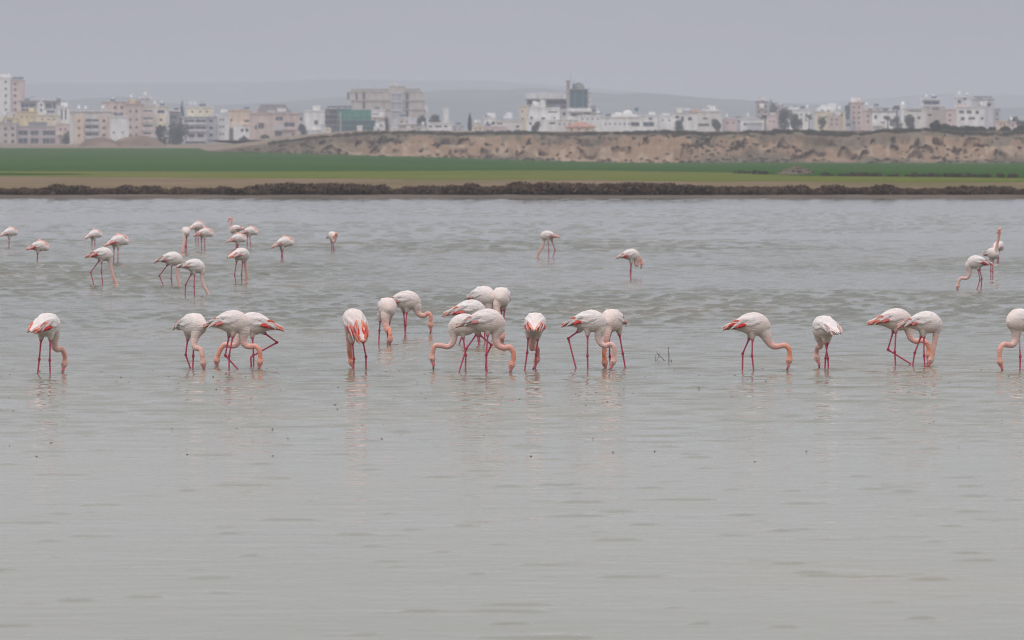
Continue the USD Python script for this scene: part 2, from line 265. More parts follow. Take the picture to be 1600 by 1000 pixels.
def tree(label, px, pbase, ptop, wpx, Y, kind='round', leaf='dark', seed=0, group=None):
    r = np.random.default_rng(900 + seed); s = FPX / Y
    x = (px - 800) / s; zt = at(px, ptop, Y)[2]; zb = min(at(px, pbase, Y)[2], zt - 1.5) - .5; H = zt - zb; W = wpx / s
    name = {'cypress': 'cypress_tree', 'palm': 'palm_tree', 'shrub': 'shrub'}.get(kind, 'tree')
    t = thing(name, label, 'palm' if kind == 'palm' else 'shrub' if kind == 'shrub' else 'tree', (x, Y, zb), 0, group)
    tr = trimesh.creation.revolve([(0, -1.2), (.05 * W + .10, -1.2), (.04 * W + .06, .4 * H), (.02 * W + .03, .85 * H), (0, .88 * H)], sections=7)
    if kind == 'cypress':
        cs = [((r.random() - .5) * .1 * W, (r.random() - .5) * .1 * W, H * f) for f in np.linspace(.14, .93, 9)]
        rd = [(W / 2 * g, W / 2 * g, H * .085) for g in np.interp(np.linspace(0, 1, 9), [0, .25, .6, 1], [.75, 1, .8, .25])]
        obj('trunk', tr, bark_m, t); obj('crown', leafcloud(700, cs, rd, .38, r), leaf_m['cyp'], t)
    elif kind == 'palm':
        obj('trunk', trimesh.creation.revolve([(0, -1), (.32, -1), (.24, .3 * H), (.2, .86 * H), (0, .87 * H)], sections=8), bark_m, t)
        fr = []
        for k in range(22):
            az, up = r.random() * 6.28, r.random() * 1.5 - .45; n = 7; L = W * .55 * (.8 + .4 * r.random()); pts = []
            for q in range(n):
                f = q / (n - 1); out = L * f * math.cos(up * (1 - .3 * f)); hz = L * f * math.sin(up) - .55 * L * f ** 2
                pts.append((out * math.cos(az), out * math.sin(az), H * .86 + hz))
            pts = np.array(pts); sidev = np.array([-math.sin(az), math.cos(az), 0]); wd = (.32 * np.sin(np.linspace(.25, 2.9, n)))[:, None]
            fr.append(trimesh.Trimesh(*(lambda q: (q[0], np.vstack([q[1][:, [0, 1, 2]], q[1][:, [0, 2, 3]]])))(quadmesh(np.stack([pts + sidev * wd - [0, 0, .12], pts, pts - sidev * wd - [0, 0, .12]], 1))), process=False))
        obj('crown', fr, leaf_m['dark'], t)
    else:
        nb = 7 if kind == 'round' else 5; f0 = .50 if kind == 'round' else .42
        cs, rd = [], []
        for k in range(nb):
            cs.append(((r.random() - .5) * .72 * W, (r.random() - .5) * .6 * W, H * (f0 + (r.random() - .5) * .66)))
            g = .22 + .14 * r.random(); rd.append((W * g, W * g, H * g * .95))
        cs.append((0, 0, H * .78)); rd.append((W * .26, W * .26, H * .21))
        limbs = []
        for k in range(3):
            c = np.array(cs[k]); limbs.append(trimesh.creation.cylinder(.05 + .01 * W, segment=[(0, 0, .35 * H), tuple(c)], sections=5))
        obj('trunk', [tr] + limbs, bark_m, t)
        obj('crown', leafcloud(int(420 + 60 * W), cs, rd, .42 if W > 4 else .3, r), leaf_m[leaf], t)
    return t
# scrub prototypes for instancers
def bush_mesh(r, h, w, n, twig=True):
    v, f = leafcloud(n, [(0, 0, h * .45), (w * .25, .05, h * .5), (-w * .27, 0, h * .36)], [(w * .4, w * .4, h * .52), (w * .3, w * .3, h * .42), (w * .3, w * .3, h * .38)], .11 * h + .015, r)
    return v, f
def instancer(name, label, meshes, mats, pos, scale, rz, idx):
    pi = UsdGeom.PointInstancer.Define(stage, '/World/' + numbered('/World', name)); tag(pi.GetPrim(), label, None, None, 'stuff')
    for k, (m, mm) in enumerate(zip(meshes, mats)):
        g = usdkit.mesh(stage, '%s/clump_%03d' % (pi.GetPath(), k + 1), m, mm)
        pi.CreatePrototypesRel().AddTarget(g.GetPath())
    pi.CreatePositionsAttr(Vt.Vec3fArray.FromNumpy(np.asarray(pos, np.float32))); pi.CreateProtoIndicesAttr(Vt.IntArray.FromNumpy(np.asarray(idx, np.int32)))
    sc = np.asarray(scale, float); sc = np.repeat(sc[:, None], 3, 1) if sc.ndim == 1 else sc
    pi.CreateScalesAttr(Vt.Vec3fArray.FromNumpy(sc.astype(np.float32)))
    q = Vt.QuathArray(len(pos))
    for k, a in enumerate(rz): q[k] = Gf.Quath(math.cos(a / 2), 0, 0, math.sin(a / 2))
    pi.CreateOrientationsAttr(q); return pi
r = np.random.default_rng(3)
bushes = [bush_mesh(r, .6, 1.1, 300) for _ in range(4)]
# dry dark scrub along the lake shore
N = 5200; px = r.uniform(-700, 2300, N); u = r.random(N)
yy = shore_px(px) + 20 + 8 * (u - .35) + wob(px, 2, .03, 14); xx = (px - 800) / FPX * yy
sc = np.where(meshkit.fbm(np.stack([px * .018, px * 0, px * 0], -1), 4, 15) > .42, 1, .7) * r.uniform(.4, 1.35, N) * (.62 + .75 * meshkit.fbm(np.stack([px * .006, px * 0, px * 0], -1), 3, 19))
keep = r.random(N) < np.interp(px, [-700, 0, 450, 700, 2300], [.75, .75, .9, 1, 1])
pos = np.stack([xx, yy, z_land(xx, yy) - .05], -1)[keep]
instancer('scrub', 'low dark brown scrub lining the far lake shore', bushes, [leaf_m['brown'], leaf_m['dry'], leaf_m['brown'], leaf_m['brown']], pos, sc[keep], r.uniform(0, 6.28, keep.sum()), r.integers(0, 4, keep.sum()))
# scrub on the crest and face of the bluff
B = bm[0].reshape(60, len(bl_px), 3)
def on_bluff(n, rows, pxr, dens):
    out = []
    while len(out) < n:
        k, j = r.integers(*rows), r.integers(0, len(bl_px))
        if pxr[0] < bl_px[j] < pxr[1] and r.random() < dens(bl_px[j], k): out.append(B[k, j])
    return np.array(out)
cr = on_bluff(900, (43, 60), (420, 2200), lambda p, k: .35 + .65 * (meshkit.fbm(np.array([p * .02, 0, k * .1]), 3, 16) > .5))
fc = on_bluff(420, (12, 43), (420, 2200), lambda p, k: float(meshkit.fbm(np.array([p * .012, k * .12, 2]), 3, 17) > .52))
ft = on_bluff(420, (0, 12), (300, 2200), lambda p, k: float(meshkit.fbm(np.array([p * .01, k * .1, 5]), 3, 18) > .45))
allp = np.vstack([cr, fc, ft]); big = np.concatenate([r.uniform(.7, 1.7, len(cr)), r.uniform(.3, .95, len(fc)), r.uniform(.35, 1.0, len(ft))])
instancer('scrub', 'dull olive scrub dotted over the crest, face and foot of the bluff', bushes, [leaf_m['olive'], leaf_m['dry'], leaf_m['olive'], leaf_m['dry']], allp - [0, 0, .1], big[:, None] * [1.3, 1.2, .9], r.uniform(0, 6.28, len(allp)), r.integers(0, 4, len(allp)))
# weeds along the edge of the right-hand field
px = np.concatenate([r.uniform(1280, 1900, 170), r.uniform(1145, 1205, 14)]); yy = np.interp(px, [1145, 1280, 1600, 1900], [770, 700, 650, 650]) + r.normal(0, 4, len(px)); xx = (px - 800) / FPX * yy
instancer('scrub', 'sparse dark weeds along the field edge right of the rubble heap', bushes, [leaf_m['brown'], leaf_m['olive'], leaf_m['brown'], leaf_m['dark']], np.stack([xx, yy, z_land(xx, yy)], -1), r.uniform(.35, .95, len(px)), r.uniform(0, 6.28, len(px)), r.integers(0, 4, len(px)))

# rubble heap in the right-hand field
rock_m = mat('rubble', (.10, .08, .062), col2=(.20, .16, .125), scale=.9, rough=.95)
hp = at(1244, 273, 731)
heap = thing('rubble_heap', 'brown heap of earth and broken stone in the green field', 'rubble heap', (hp[0], 731, z_land(hp[0], 731)))
a = np.linspace(0, 2 * np.pi, 40, endpoint=False); rr = np.linspace(0, 1, 14); pts = []
for q in rr:
    x, y = 2.5 * q * np.cos(a), 1.9 * q * np.sin(a)
    z = 1.05 * (1 - q ** 1.5) * (.65 + .7 * meshkit.fbm(np.stack([x * .9 + 5, y * .9, x * 0], -1), 4, 3)) - .1 * q
    pts.append(np.stack([np.append(x, x[0]), np.append(y, y[0]), np.append(z, z[0])], -1))
obj('earth_mound', quadmesh(np.array(pts)), rock_m, heap)
for k in range(26):
    th, q = r.random() * 6.28, r.random() ** .6; st = trimesh.creation.icosphere(1, 1.0)
    st.vertices *= (1 + .5 * (meshkit.noise(st.vertices * 1.7 + k * 9)[:, None] - .5)) * r.uniform(.12, .34) * np.array([1, 1, .7])
    st.apply_translation([2.5 * q * math.cos(th), 1.9 * q * math.sin(th), 1.0 * (1 - q ** 1.5) + .02]); obj('stone', st, rock_m, heap)

# earth mounds beyond the left field
def mound(px0, px1, ptop, Y, seed):
    s = FPX / Y; w = (px1 - px0) / s / 2; xc = ((px0 + px1) / 2 - 800) / s; zb = float(z_land(xc, Y)); H = at(0, ptop, Y)[2] - zb + .3; out = []
    for q in np.linspace(-1, 1, 30):
        u = np.linspace(-1, 1, 60); x = xc + u * w; y = np.full_like(x, Y + q * 14)
        f = np.clip(1 - u ** 2, 0, 1) ** .8 * math.cos(q * math.pi / 2)
        z = zb - .3 + H * f * (.75 + .5 * meshkit.fbm(np.stack([x * .25, y * .25, x * 0], -1), 4, seed))
        out.append(np.stack([x, y, z], -1))
    return quadmesh(np.array(out))
mound_m = mat('mound_earth', (.12, .09, .07), col2=(.27, .19, .14), scale=.12, stretch=(1, 1, 3), rough=.95)
for a_ in ((122, 192, 214, 1900, 81), (170, 262, 213, 1910, 82), (20, 140, 228, 1890, 83), (322, 520, 226, 1800, 84)):
    struct('earth_mound', mound(*a_), mound_m, smooth=True)

# ---------------------------------------------------------------- town
WALL = {'white': (.66, .65, .64), 'offwhite': (.58, .56, .53), 'grey': (.36, .36, .40), 'lgrey': (.46, .46, .48), 'beige': (.43, .385, .35), 'pink': (.47, .36, .33), 'peach': (.58, .45, .34), 'yellow': (.60, .49, .30),
        'cream': (.62, .55, .42), 'mauve': (.40, .345, .35), 'dark': (.15, .145, .16), 'dgrey': (.23, .225, .235), 'terra': (.42, .21, .145), 'roofdark': (.18, .165, .17), 'rose': (.50, .37, .36), 'teal': (.075, .155, .17), 'net': (.035, .24, .17), 'netdark': (.03, .105, .11), 'concrete': (.33, .315, .295), 'slab': (.60, .585, .57), 'shadegrey': (.29, .285, .30)}
WALL['pink'] = (.50, .40, .36); WALL['rose'] = (.54, .43, .41)
wall_m = {k: mat('wall_' + k, np.minimum(np.array(v) * (1.2 if min(v) > .25 else 1.0), .82), var=.2, scale=.6, rough=.85, spec=.2, stretch=(1, 1, .25)) for k, v in WALL.items()}
pane_m = usdkit.material(stage, '/World/Looks/window_pane', {'o': ('object_info', {}), 'r': ('rgb_ramp', {'ramp': [(0, (.035, .04, .05)), (.6, (.07, .075, .085)), (1, (.13, .13, .135))]}), 'p': ('principled_bsdf', {'roughness': .15})}, [('o.random', 'r.fac'), ('r.color', 'p.base_color')], surface='p.BSDF')
blue_m = usdkit.material(stage, '/World/Looks/blue_glass', {'p': ('principled_bsdf', {'roughness': .12, 'base_color': (.07, .085, .12)})}, [], surface='p.BSDF')
tealglass_m = usdkit.material(stage, '/World/Looks/teal_glass', {'p': ('principled_bsdf', {'roughness': .15, 'base_color': (.045, .12, .145)})}, [], surface='p.BSDF')
metal_m = usdkit.material(stage, '/World/Looks/dull_metal', {'p': ('principled_bsdf', {'roughness': .45, 'metallic': .6, 'base_color': (.4, .41, .43)})}, [], surface='p.BSDF')

class Town:
    """One building: pixel rectangles of the photograph at a real distance become metres."""
    def __init__(self, label, x0, x1, ytop, Y, depth=14.0, col='white', yaw=0.0, cat='building', name='building', base=None, group=None):
        self.s = FPX / Y; self.Y = Y; self.cx = (x0 + x1) / 2; self.z0 = float(z_land((self.cx - 800) / self.s, Y)) - 1.0
        self.t = thing(name, label, cat, ((self.cx - 800) / self.s, Y, self.z0), yaw, group); self.depth = depth
        self.x0, self.x1, self.ytop, self.col = x0, x1, ytop, col
    def X(self, px): return (px - self.cx) / self.s
    def Z(self, py): return at(0, py, self.Y)[2] - self.z0
    def block(self, x0=None, x1=None, ytop=None, ybot=None, y0=0.0, depth=None, col=None, wins=(), part='wall', roof=True, roofcol=None, pane=None, over=.25, bands=()):
        """A storeyed block: front panel with real openings, panes set back in them, a roof slab with a small overhang."""
        x0 = self.x0 if x0 is None else x0; x1 = self.x1 if x1 is None else x1; ytop = self.ytop if ytop is None else ytop
        depth = depth or self.depth; col = col or self.col
        a, b, zt = self.X(x0), self.X(x1), self.Z(ytop); zb = 0.0 if ybot is None else max(0.0, self.Z(ybot))
        pol = sbox(a, zb, b, zt); holes = []
        for w in wins:
            wx0, wx1, wy0, wy1 = self.X(w[0]), self.X(w[1]), self.Z(w[3]), self.Z(w[2])
            wx0, wx1, wy0, wy1 = max(wx0, a + .15), min(wx1, b - .15), max(wy0, zb + .15), min(wy1, zt - .15)
            if wx1 - wx0 > .25 and wy1 - wy0 > .25: holes.append((wx0, wx1, wy0, wy1))
        for h in holes: pol = pol.difference(sbox(h[0], h[2], h[1], h[3]))
        polys = getattr(pol, 'geoms', [pol]); fr = []
        for g in polys:
            e = trimesh.creation.extrude_polygon(g, .45, engine='earcut'); e.apply_transform(trimesh.transformations.rotation_matrix(math.pi / 2, [1, 0, 0])); e.apply_translation([0, y0 + .45, 0]); fr.append(e)
        core = bx(a + .002, b - .002, y0 + .452, y0 + depth, zb + .002, zt - .002)
        w = obj(part, fr + [core], wall_m[col], self.t)
        for h in holes:
            p = obj('window', bx(h[0] + .01, h[1] - .01, y0 + .30, y0 + .43, h[2] + .01, h[3] - .01), pane or pane_m, self.t)
            if (h[1] - h[0]) * self.s > 6:                              # wide glazing: posts between the panes
                n = max(2, int((h[1] - h[0]) / 2.2)); ps = [bx(h[0] + (h[1] - h[0]) * k / n - .06, h[0] + (h[1] - h[0]) * k / n + .06, y0 + .22, y0 + .302, h[2], h[3]) for k in range(1, n)]
                obj('window_frame', ps, wall_m['lgrey'], p)
        if roof: obj('roof', bx(a - over, b + over, y0 - over, y0 + depth + .2, zt, zt + .38), wall_m[roofcol or col], self.t)
        if roof and b - a > 4:
            q = np.random.default_rng(int(abs(x0 * 31 + ytop * 17)) % 99991)
            for k in range(int(q.integers(1, 4))):
                x = q.uniform(a + .8, b - .8); y = y0 + q.uniform(1.5, max(2, depth * .6)); kind = q.integers(0, 4); zr = zt + .38
                if kind == 0: obj('aerial', [bx(x - .04, x + .04, y - .04, y + .04, zr, zr + 2.4), bx(x - .6, x + .6, y - .025, y + .025, zr + 2.1, zr + 2.16), bx(x - .4, x + .4, y - .02, y + .02, zr + 1.7, zr + 1.76)], metal_m, self.t)
                elif kind == 1: w_, h_ = q.uniform(.9, 1.7), q.uniform(1.0, 2.3); obj('roof_house', bx(x - w_, x + w_, y, y + 2.5, zr, zr + h_), wall_m[['offwhite', 'white', 'lgrey', col][q.integers(0, 4)]], self.t)
                elif kind == 2: obj('solar_panel', trimesh.Trimesh([(x - 1, y, zr + .2), (x + 1, y, zr + .2), (x + 1, y + 1.1, zr + 1.2), (x - 1, y + 1.1, zr + 1.2), (x - 1, y + .06, zr + .14), (x + 1, y + .06, zr + .14), (x + 1, y + 1.16, zr + 1.14), (x - 1, y + 1.16, zr + 1.14)], [(0, 1, 2), (0, 2, 3), (4, 6, 5), (4, 7, 6), (0, 4, 5), (0, 5, 1), (1, 5, 6), (1, 6, 2), (2, 6, 7), (2, 7, 3), (3, 7, 4), (3, 4, 0)], process=False), blue_m, self.t)
                else:
                    c = trimesh.creation.cylinder(.5, 1.1, sections=10); c.apply_translation([x, y, zr + 1.25]); obj('water_tank', c, wall_m['white'], self.t); obj('tank_stand', bx(x - .4, x + .4, y - .4, y + .4, zr, zr + .7), metal_m, self.t)
        return a, b, zt
    def balconies(self, x0, x1, rows, col='white', out=1.3, h=1.0):
        for y in rows:                                                  # y = row of the balcony floor
            a, b, z = self.X(x0), self.X(x1), self.Z(y)
            obj('balcony', [bx(a, b, -out, -.003, z - .18, z), bx(a, b, -out, -out + .12, z + .003, z + h), bx(a, a + .12, -out + .123, -.004, z + .003, z + h), bx(b - .12, b, -out + .123, -.004, z + .003, z + h)], wall_m[col], self.t)
    def slab(self, part, x0, x1, y0px, y1px, d0, d1, col, m=None):
        return obj(part, bx(self.X(x0), self.X(x1), d0, d1, self.Z(y1px), self.Z(y0px)), m or wall_m[col], self.t)
    def tank(self, px, ypx, r_=.6, col='white', stand=.8):
        x, z = self.X(px), self.Z(ypx) + .38
        c = trimesh.creation.cylinder(r_, 1.3, sections=12); c.apply_translation([x, self.depth * .45, z + stand + .65])
        legs = [bx(x + i * .4 - .05, x + i * .4 + .05, self.depth * .45 + j * .4 - .05, self.depth * .45 + j * .4 + .05, z, z + stand) for i in (-1, 1) for j in (-1, 1)]
        obj('water_tank', c, wall_m[col], self.t); obj('tank_stand', legs, metal_m, self.t)
    def hiproof(self, x0, x1, yeave, yridge, col='terra', depth=None):
        a, b, z0, z1 = self.X(x0), self.X(x1), self.Z(yeave), self.Z(yridge); d = depth or self.depth; i = min((b - a) / 2.6, d / 2)
        v = [(a, -.4, z0), (b, -.4, z0), (b, d + .4, z0), (a, d + .4, z0), (a + i, d / 2, z1), (b - i, d / 2, z1)]
        v += [(x, y, z - .2) for x, y, z in v[:4]]
        f = [(0, 1, 5), (0, 5, 4), (1, 2, 5), (2, 3, 4), (2, 4, 5), (3, 0, 4), (6, 8, 7), (6, 9, 8), (0, 6, 7), (0, 7, 1), (1, 7, 8), (1, 8, 2), (2, 8, 9), (2, 9, 3), (3, 9, 6), (3, 6, 0)]
        obj('roof', trimesh.Trimesh(v, f, process=False), wall_m[col], self.t)
def W(xs, ys, w=3.0, h=4.0): return [(x - w / 2, x + w / 2, y - h / 2, y + h / 2) for x in xs for y in ys]

# -- left end
b = Town('tall white and pink apartment tower at the far left edge of town', 0, 17, 122, 2500, 12, 'white', base=None)
b.block(-16, 17, 122, wins=W([-8, 9.5], [128, 139, 149.5, 160.5, 171.5, 182], 3.2, 4)); b.block(17.02, 35.5, 125.5, y0=.8, depth=12, col='rose', wins=W([24], [131, 140, 149.5, 160.5, 171.5], 3.6, 4.2), part='pink_wall'); b.slab('parapet', -16, 15, 120.5, 122, 2, 11, 'white')
b = Town('grey-white office block with blue glazing and dark flat roofs beside the tall tower', 31, 94, 158, 2460, 14, 'lgrey')
b.block(32, 59, 159, col='lgrey', wins=[(34, 45, 162, 168), (46, 55, 162, 168), (34, 45, 170, 175), (46, 55, 170, 175)], pane=blue_m, roofcol='dgrey', over=1.0)
b.block(59.02, 70, 156, y0=-.8, col='white', wins=W([65], [164, 172], 3, 5), part='stair_tower')
b.block(70.02, 94, 159, col='lgrey', wins=[(72, 81, 162, 169), (83, 87, 161, 170), (71, 86, 173, 176)], pane=blue_m, roofcol='dgrey', over=1.0, part='right_wall')
b = Town('small white block with narrow windows below the blue-glazed offices', 91, 108, 168, 2430, 12, 'white'); b.block(wins=W([97, 103], [175, 183], 2.5, 8), pane=blue_m); b.tank(96, 168)
b = Town('long yellow building with stepped roof behind the low grey colonnade', 0, 91, 183, 2380, 14, 'yellow')
b.block(-30, 27, 184.5, wins=W([-14, 6, 18], [189.5], 3, 3)); b.block(27.02, 57, 175, y0=.5, col='yellow', wins=W([34, 42, 50], [182.5], 2.2, 2.6), part='tall_wall'); b.block(57.02, 91, 181, y0=.2, col='cream', wins=W([66, 76, 85], [186.5], 2.5, 2.6), part='right_wall')
b = Town('low mauve-grey colonnaded building with rows of dark openings at the far left', 0, 106, 192, 2260, 16, 'mauve')
b.block(-40, 26, 193, col='beige', wins=W([-20, -6, 9, 20], [201, 211, 221], 4.5, 4)); b.block(26.02, 88, 198, y0=.9, col='mauve', wins=[(29, 43, 204, 211), (48, 60, 204, 211), (67, 77, 204, 211), (78, 86, 204, 211), (29, 43, 216, 224), (48, 60, 216, 224), (67, 77, 216, 224), (78, 86, 216, 224)], part='colonnade')
b.slab('roof_storey', 44, 72, 190.5, 198 - 1.5, 3, 9, 'dgrey'); b.block(88.02, 107, 194, y0=.3, col='rose', wins=W([95, 102], [202, 213], 3.4, 3), part='right_wall'); b.balconies(88, 104, [210], 'cream')
b = Town('pink and white apartment block of four storeys standing over the mounds', 109, 173, 174, 2240, 14, 'white')
b.block(109.5, 172.5, 174, col='offwhite', over=.7, wins=[(134, 144, 186, 192), (145, 154, 186, 192), (134, 144, 197, 202), (145, 154, 197, 202), (134, 144, 208, 214), (145, 154, 208, 214)], roofcol='white')
b.block(118, 132, 180, y0=-.9, depth=.88, col='peach', wins=W([124], [189, 200, 212], 3.6, 3.6), part='left_bay', roof=False); b.block(155, 171.5, 180, y0=-.9, depth=.88, col='pink', wins=W([163], [189, 200, 211], 4.5, 4), part='right_bay', roof=False)
b.balconies(133, 154.5, [194, 204.5, 216], 'lgrey', .85); b.tank(122, 174); b.tank(160, 174)
b = Town('plain white house wall rising behind the right-hand earth mound', 172, 199, 183, 2200, 10, 'white'); b.block(wins=W([178, 192], [207], 2.6, 2.8), roofcol='white')
b = Town('tall pink apartment block with stepped roofs and balconies left of the dark trees', 158, 262, 160, 2330, 16, 'pink')
b.block(158.5, 198, 160, y0=1.2, col='rose', wins=W([180, 190], [168, 178], 4, 4.5), part='rear_wall', roofcol='pink'); b.block(198.02, 222, 163, col='pink', wins=W([204, 213.5], [174, 187, 199, 211], 3.4, 3.8), over=.4)
b.block(222.02, 261, 167, y0=1.0, col='offwhite', wins=[(224, 238, 172, 176.5), (246, 257, 172, 177), (224, 238, 184, 189), (224, 238, 195, 201), (224, 236, 207, 213)], part='balcony_wall', roofcol='cream'); b.balconies(222.2, 243, [178, 190, 202, 213.5], 'rose', .9)
b.block(245, 260, 179, ybot=197, y0=-.6, depth=1.55, col='cream', wins=W([252], [187], 4, 4), part='box_bay', roof=False)
b.block(199, 212, 157, ybot=160.5, y0=5, depth=5, col='yellow', part='roof_house'); b.block(219, 232, 153, ybot=163, y0=6, depth=5, col='lgrey', part='roof_house', roofcol='white', over=.8); b.tank(204, 157); b.tank(240, 167); b.tank(252, 167); b.tank(226, 153, .7)
b = Town('small white-roofed shed above the dark trees left of the tall cypress', 264, 280, 174, 2400, 8, 'dgrey'); b.block(roofcol='white', over=.5, wins=[(267, 276, 180, 186)])
b = Town('grey block with long ribbon balconies right of the cypress', 284, 338, 182, 2220, 14, 'grey')
b.block(284.5, 324, 183, col='lgrey', over=.5, roofcol='lgrey', wins=[(288, 304, 187.5, 192), (306, 322, 187.5, 192), (288, 304, 198.5, 203), (306, 322, 198.5, 203), (295, 304, 209.5, 214.5), (309, 318, 209.5, 214.5), (290, 322, 221, 224)]); b.block(324.02, 338, 183, y0=.6, col='grey', wins=W([330], [189, 200, 211], 5, 4.5), part='right_wall')
b.balconies(286, 323, [194, 204.8], 'lgrey', 1.0, .8)
b.block(291, 331, 168, ybot=182, y0=4, depth=9, col='cream', wins=W([300, 312, 323], [174.5], 3, 3.2), part='roof_storey', roofcol='offwhite'); b.tank(297, 168); b.tank(304, 168)
b = Town('narrow white apartment wall with one column of windows beside the grey ribbon block', 338, 356, 180, 2225, 12, 'white'); b.block(338.1, 356, wins=W([344.5, 349], [187, 198, 209.5, 220.5], 2.6, 3.2)); b.tank(349, 180)
b = Town('peach house with a dark doorway and a white lower wing', 356, 391, 173, 2260, 12, 'peach')
b.block(356.5, 390, 173, col='peach', wins=[(360, 363.5, 186, 190), (382, 390, 187, 191), (357.5, 364.5, 200, 222)], roofcol='peach'); b.block(365, 390, 195.5, y0=-1.5, depth=1.48, col='white', wins=[(377, 381, 201, 206), (384, 389, 201, 206)], part='white_wing', over=.1); b.balconies(380, 390, [197], 'rose', 1.8); b.slab('roof_edge', 374, 386, 170.6, 171.4, 2, 8, 'dgrey')
b = Town('beige-pink villa under a dark tapered roof on the edge of the green field', 390, 467, 178, 2180, 14, 'pink')
b.block(391, 466, 178, col='pink', roofcol='pink', wins=[(404, 412.5, 192, 201), (430.5, 442, 182.5, 188.5), (444, 460.5, 191.5, 200.5), (430, 440, 206, 212.5), (398, 402, 196, 202), (457, 460, 208, 214)], over=.3)
b.balconies(428, 443, [203], 'lgrey', 1.2, 1.5); b.balconies(444, 462, [202], 'rose', 1.0)
a0, a1, z0, z1 = b.X(403), b.X(455), b.Z(177.5) + .4, b.Z(163)
v = [(a0, 0, z0), (a1, 0, z0), (a1, 10, z0), (a0, 10, z0), (a0 + .8, 3, z1), (a1 - 2.6, 3, z1), (a1 - 2.6, 8, z1), (a0 + .8, 8, z1)]
obj('dark_roof', trimesh.Trimesh(v, [(0, 1, 5), (0, 5, 4), (1, 2, 6), (1, 6, 5), (2, 3, 7), (2, 7, 6), (3, 0, 4), (3, 4, 7), (4, 5, 6), (4, 6, 7), (0, 2, 1), (0, 3, 2)], process=False), wall_m['roofdark'], b.t)
b.slab('chimney', 400, 404, 168, 177, 3, 5, 'pink'); b.slab('roof_window', 433, 447, 169, 175, .3, 1.6, 'white'); b.slab('roof_window', 418, 430, 173, 176, .2, 1.4, 'offwhite')
b = Town('white house with a dark window left of the green-netted construction', 466, 507, 174, 2240, 12, 'white'); b.block(475, 506.5, 174, wins=[(491, 497, 188, 195), (501, 505, 200, 205)], roofcol='white'); b.block(466.5, 474.98, 178, y0=.5, col='lgrey', wins=W([470.5], [186, 196], 4, 5), pane=blue_m, part='glazed_wall'); b.block(484, 507, 204, y0=-2, depth=1.98, col='slab', part='porch', over=.2)
# -- construction site and big beige block
b = Town('unfinished dark concrete frame building left of the green netting', 506, 529, 178, 2300, 12, 'dgrey')
zs = [178, 186, 194.5, 203]
for k, y in enumerate(zs): b.slab('floor_slab', 505, 548 if k == 0 else 528, y, y + 1.6, 0, 12, 'dgrey')
for x in (506, 513.5, 521, 527.5):
    b.slab('column', x - .6, x + .6, 168, 178 - .05, .4, 1.4, 'dgrey') if x > 510 else None
    for y0_, y1_ in zip(zs[:-1], zs[1:]): b.slab('column', x - .6, x + .6, y0_ + 1.65, y1_ - .05, .4, 1.4, 'dgrey')
    b.slab('column', x - .6, x + .6, 204.65, 214, .4, 1.4, 'dgrey')
b.slab('floor_slab', 512, 549, 165.5, 167.5, 0, 11, 'roofdark'); b.slab('rear_wall', 507, 548, 170, 214, 8, 8.4, 'roofdark')
for x in (530, 540, 547): b.slab('column', x - .6, x + .6, 167.55, 177.95, .4, 1.4, 'dgrey')
b = Town('construction block wrapped in bright green safety netting', 528, 580, 172, 2240, 12, 'dgrey')
b.slab('concrete_frame', 529, 579.5, 173, 214, .5, 12, 'dgrey')
def net(x0, x1, y0, y1, m, nm):
    u, v = np.meshgrid(np.linspace(0, 1, 60), np.linspace(0, 1, 16)); X = b.X(x0) + u * (b.X(x1) - b.X(x0)); Z = b.Z(y0) + v * (b.Z(y1) - b.Z(y0))
    Yd = -.35 - .28 * meshkit.fbm(np.stack([X * .5, Z * .35, X * 0], -1), 4, 9) + .12 * np.cos(u * 40); fr = quadmesh(np.stack([X, Yd, Z], -1)); return obj(nm, fr, wall_m[m], b.t, smooth=True)
net(528, 580, 172, 187.5, 'net', 'green_net'); net(528.3, 586, 187.8, 210, 'netdark', 'lower_net'); b.slab('scaffold_post', 531, 533.5, 176, 208, -.72, -.66, 'concrete')
for y in (180, 187.6, 196): b.slab('scaffold_rail', 528, 581, y, y + .5, -.8, -.73, 'concrete')
b = Town('huge beige windowless block with banded walls and blue slits above the town', 542, 662, 143, 2520, 30, 'beige')
b.block(547, 662 - 3, 144, ybot=156.6, col='beige', wins=[(556, 559, 145.5, 155.5), (567, 570.5, 145, 156), (634, 638.5, 145, 156)], pane=blue_m, over=.2, part='upper_wall'); b.slab('corner_post', 542.2, 546, 144, 155.5, 0, 4, 'dgrey')
b.block(549, 662, 158.2, ybot=170.6, y0=-1.2, depth=31, col='beige', wins=[(567, 570.5, 158.8, 170), (634, 638.5, 158.8, 170)], pane=blue_m, part='middle_wall', roofcol='concrete', over=.3)
b.block(551, 664, 172.2, y0=-2.4, depth=32, col='beige', wins=[(567, 570.5, 173, 186), (634, 638.5, 173, 185)], pane=blue_m, part='lower_wall', roofcol='concrete', over=.3)
b.block(610.5, 629.5, 144, y0=-3.2, depth=.78, col='lgrey', wins=[(612, 628, 147, 157), (612, 628, 160, 171), (612, 628, 174, 186)], pane=wall_m['grey'], part='centre_bay', roof=False)
b.block(548, 655, 139.5, ybot=144, y0=6, depth=22, col='concrete', part='roof_storey', over=.1); b.block(608, 633, 135.8, ybot=144, y0=1, depth=8, col='beige', part='lift_house', over=.1); b.block(660, 668, 166, y0=0, depth=8, col='white', part='stair_wall', wins=W([664], [174], 2.5, 3))
b = Town('white two-storey building tucked between green netting and beige block', 580, 601, 172.5, 2290, 10, 'white'); b.block(580.5, 600.5, wins=[(582, 592, 177, 180), (582, 599, 189, 192)]); b.balconies(581, 600, [182.5], 'white')
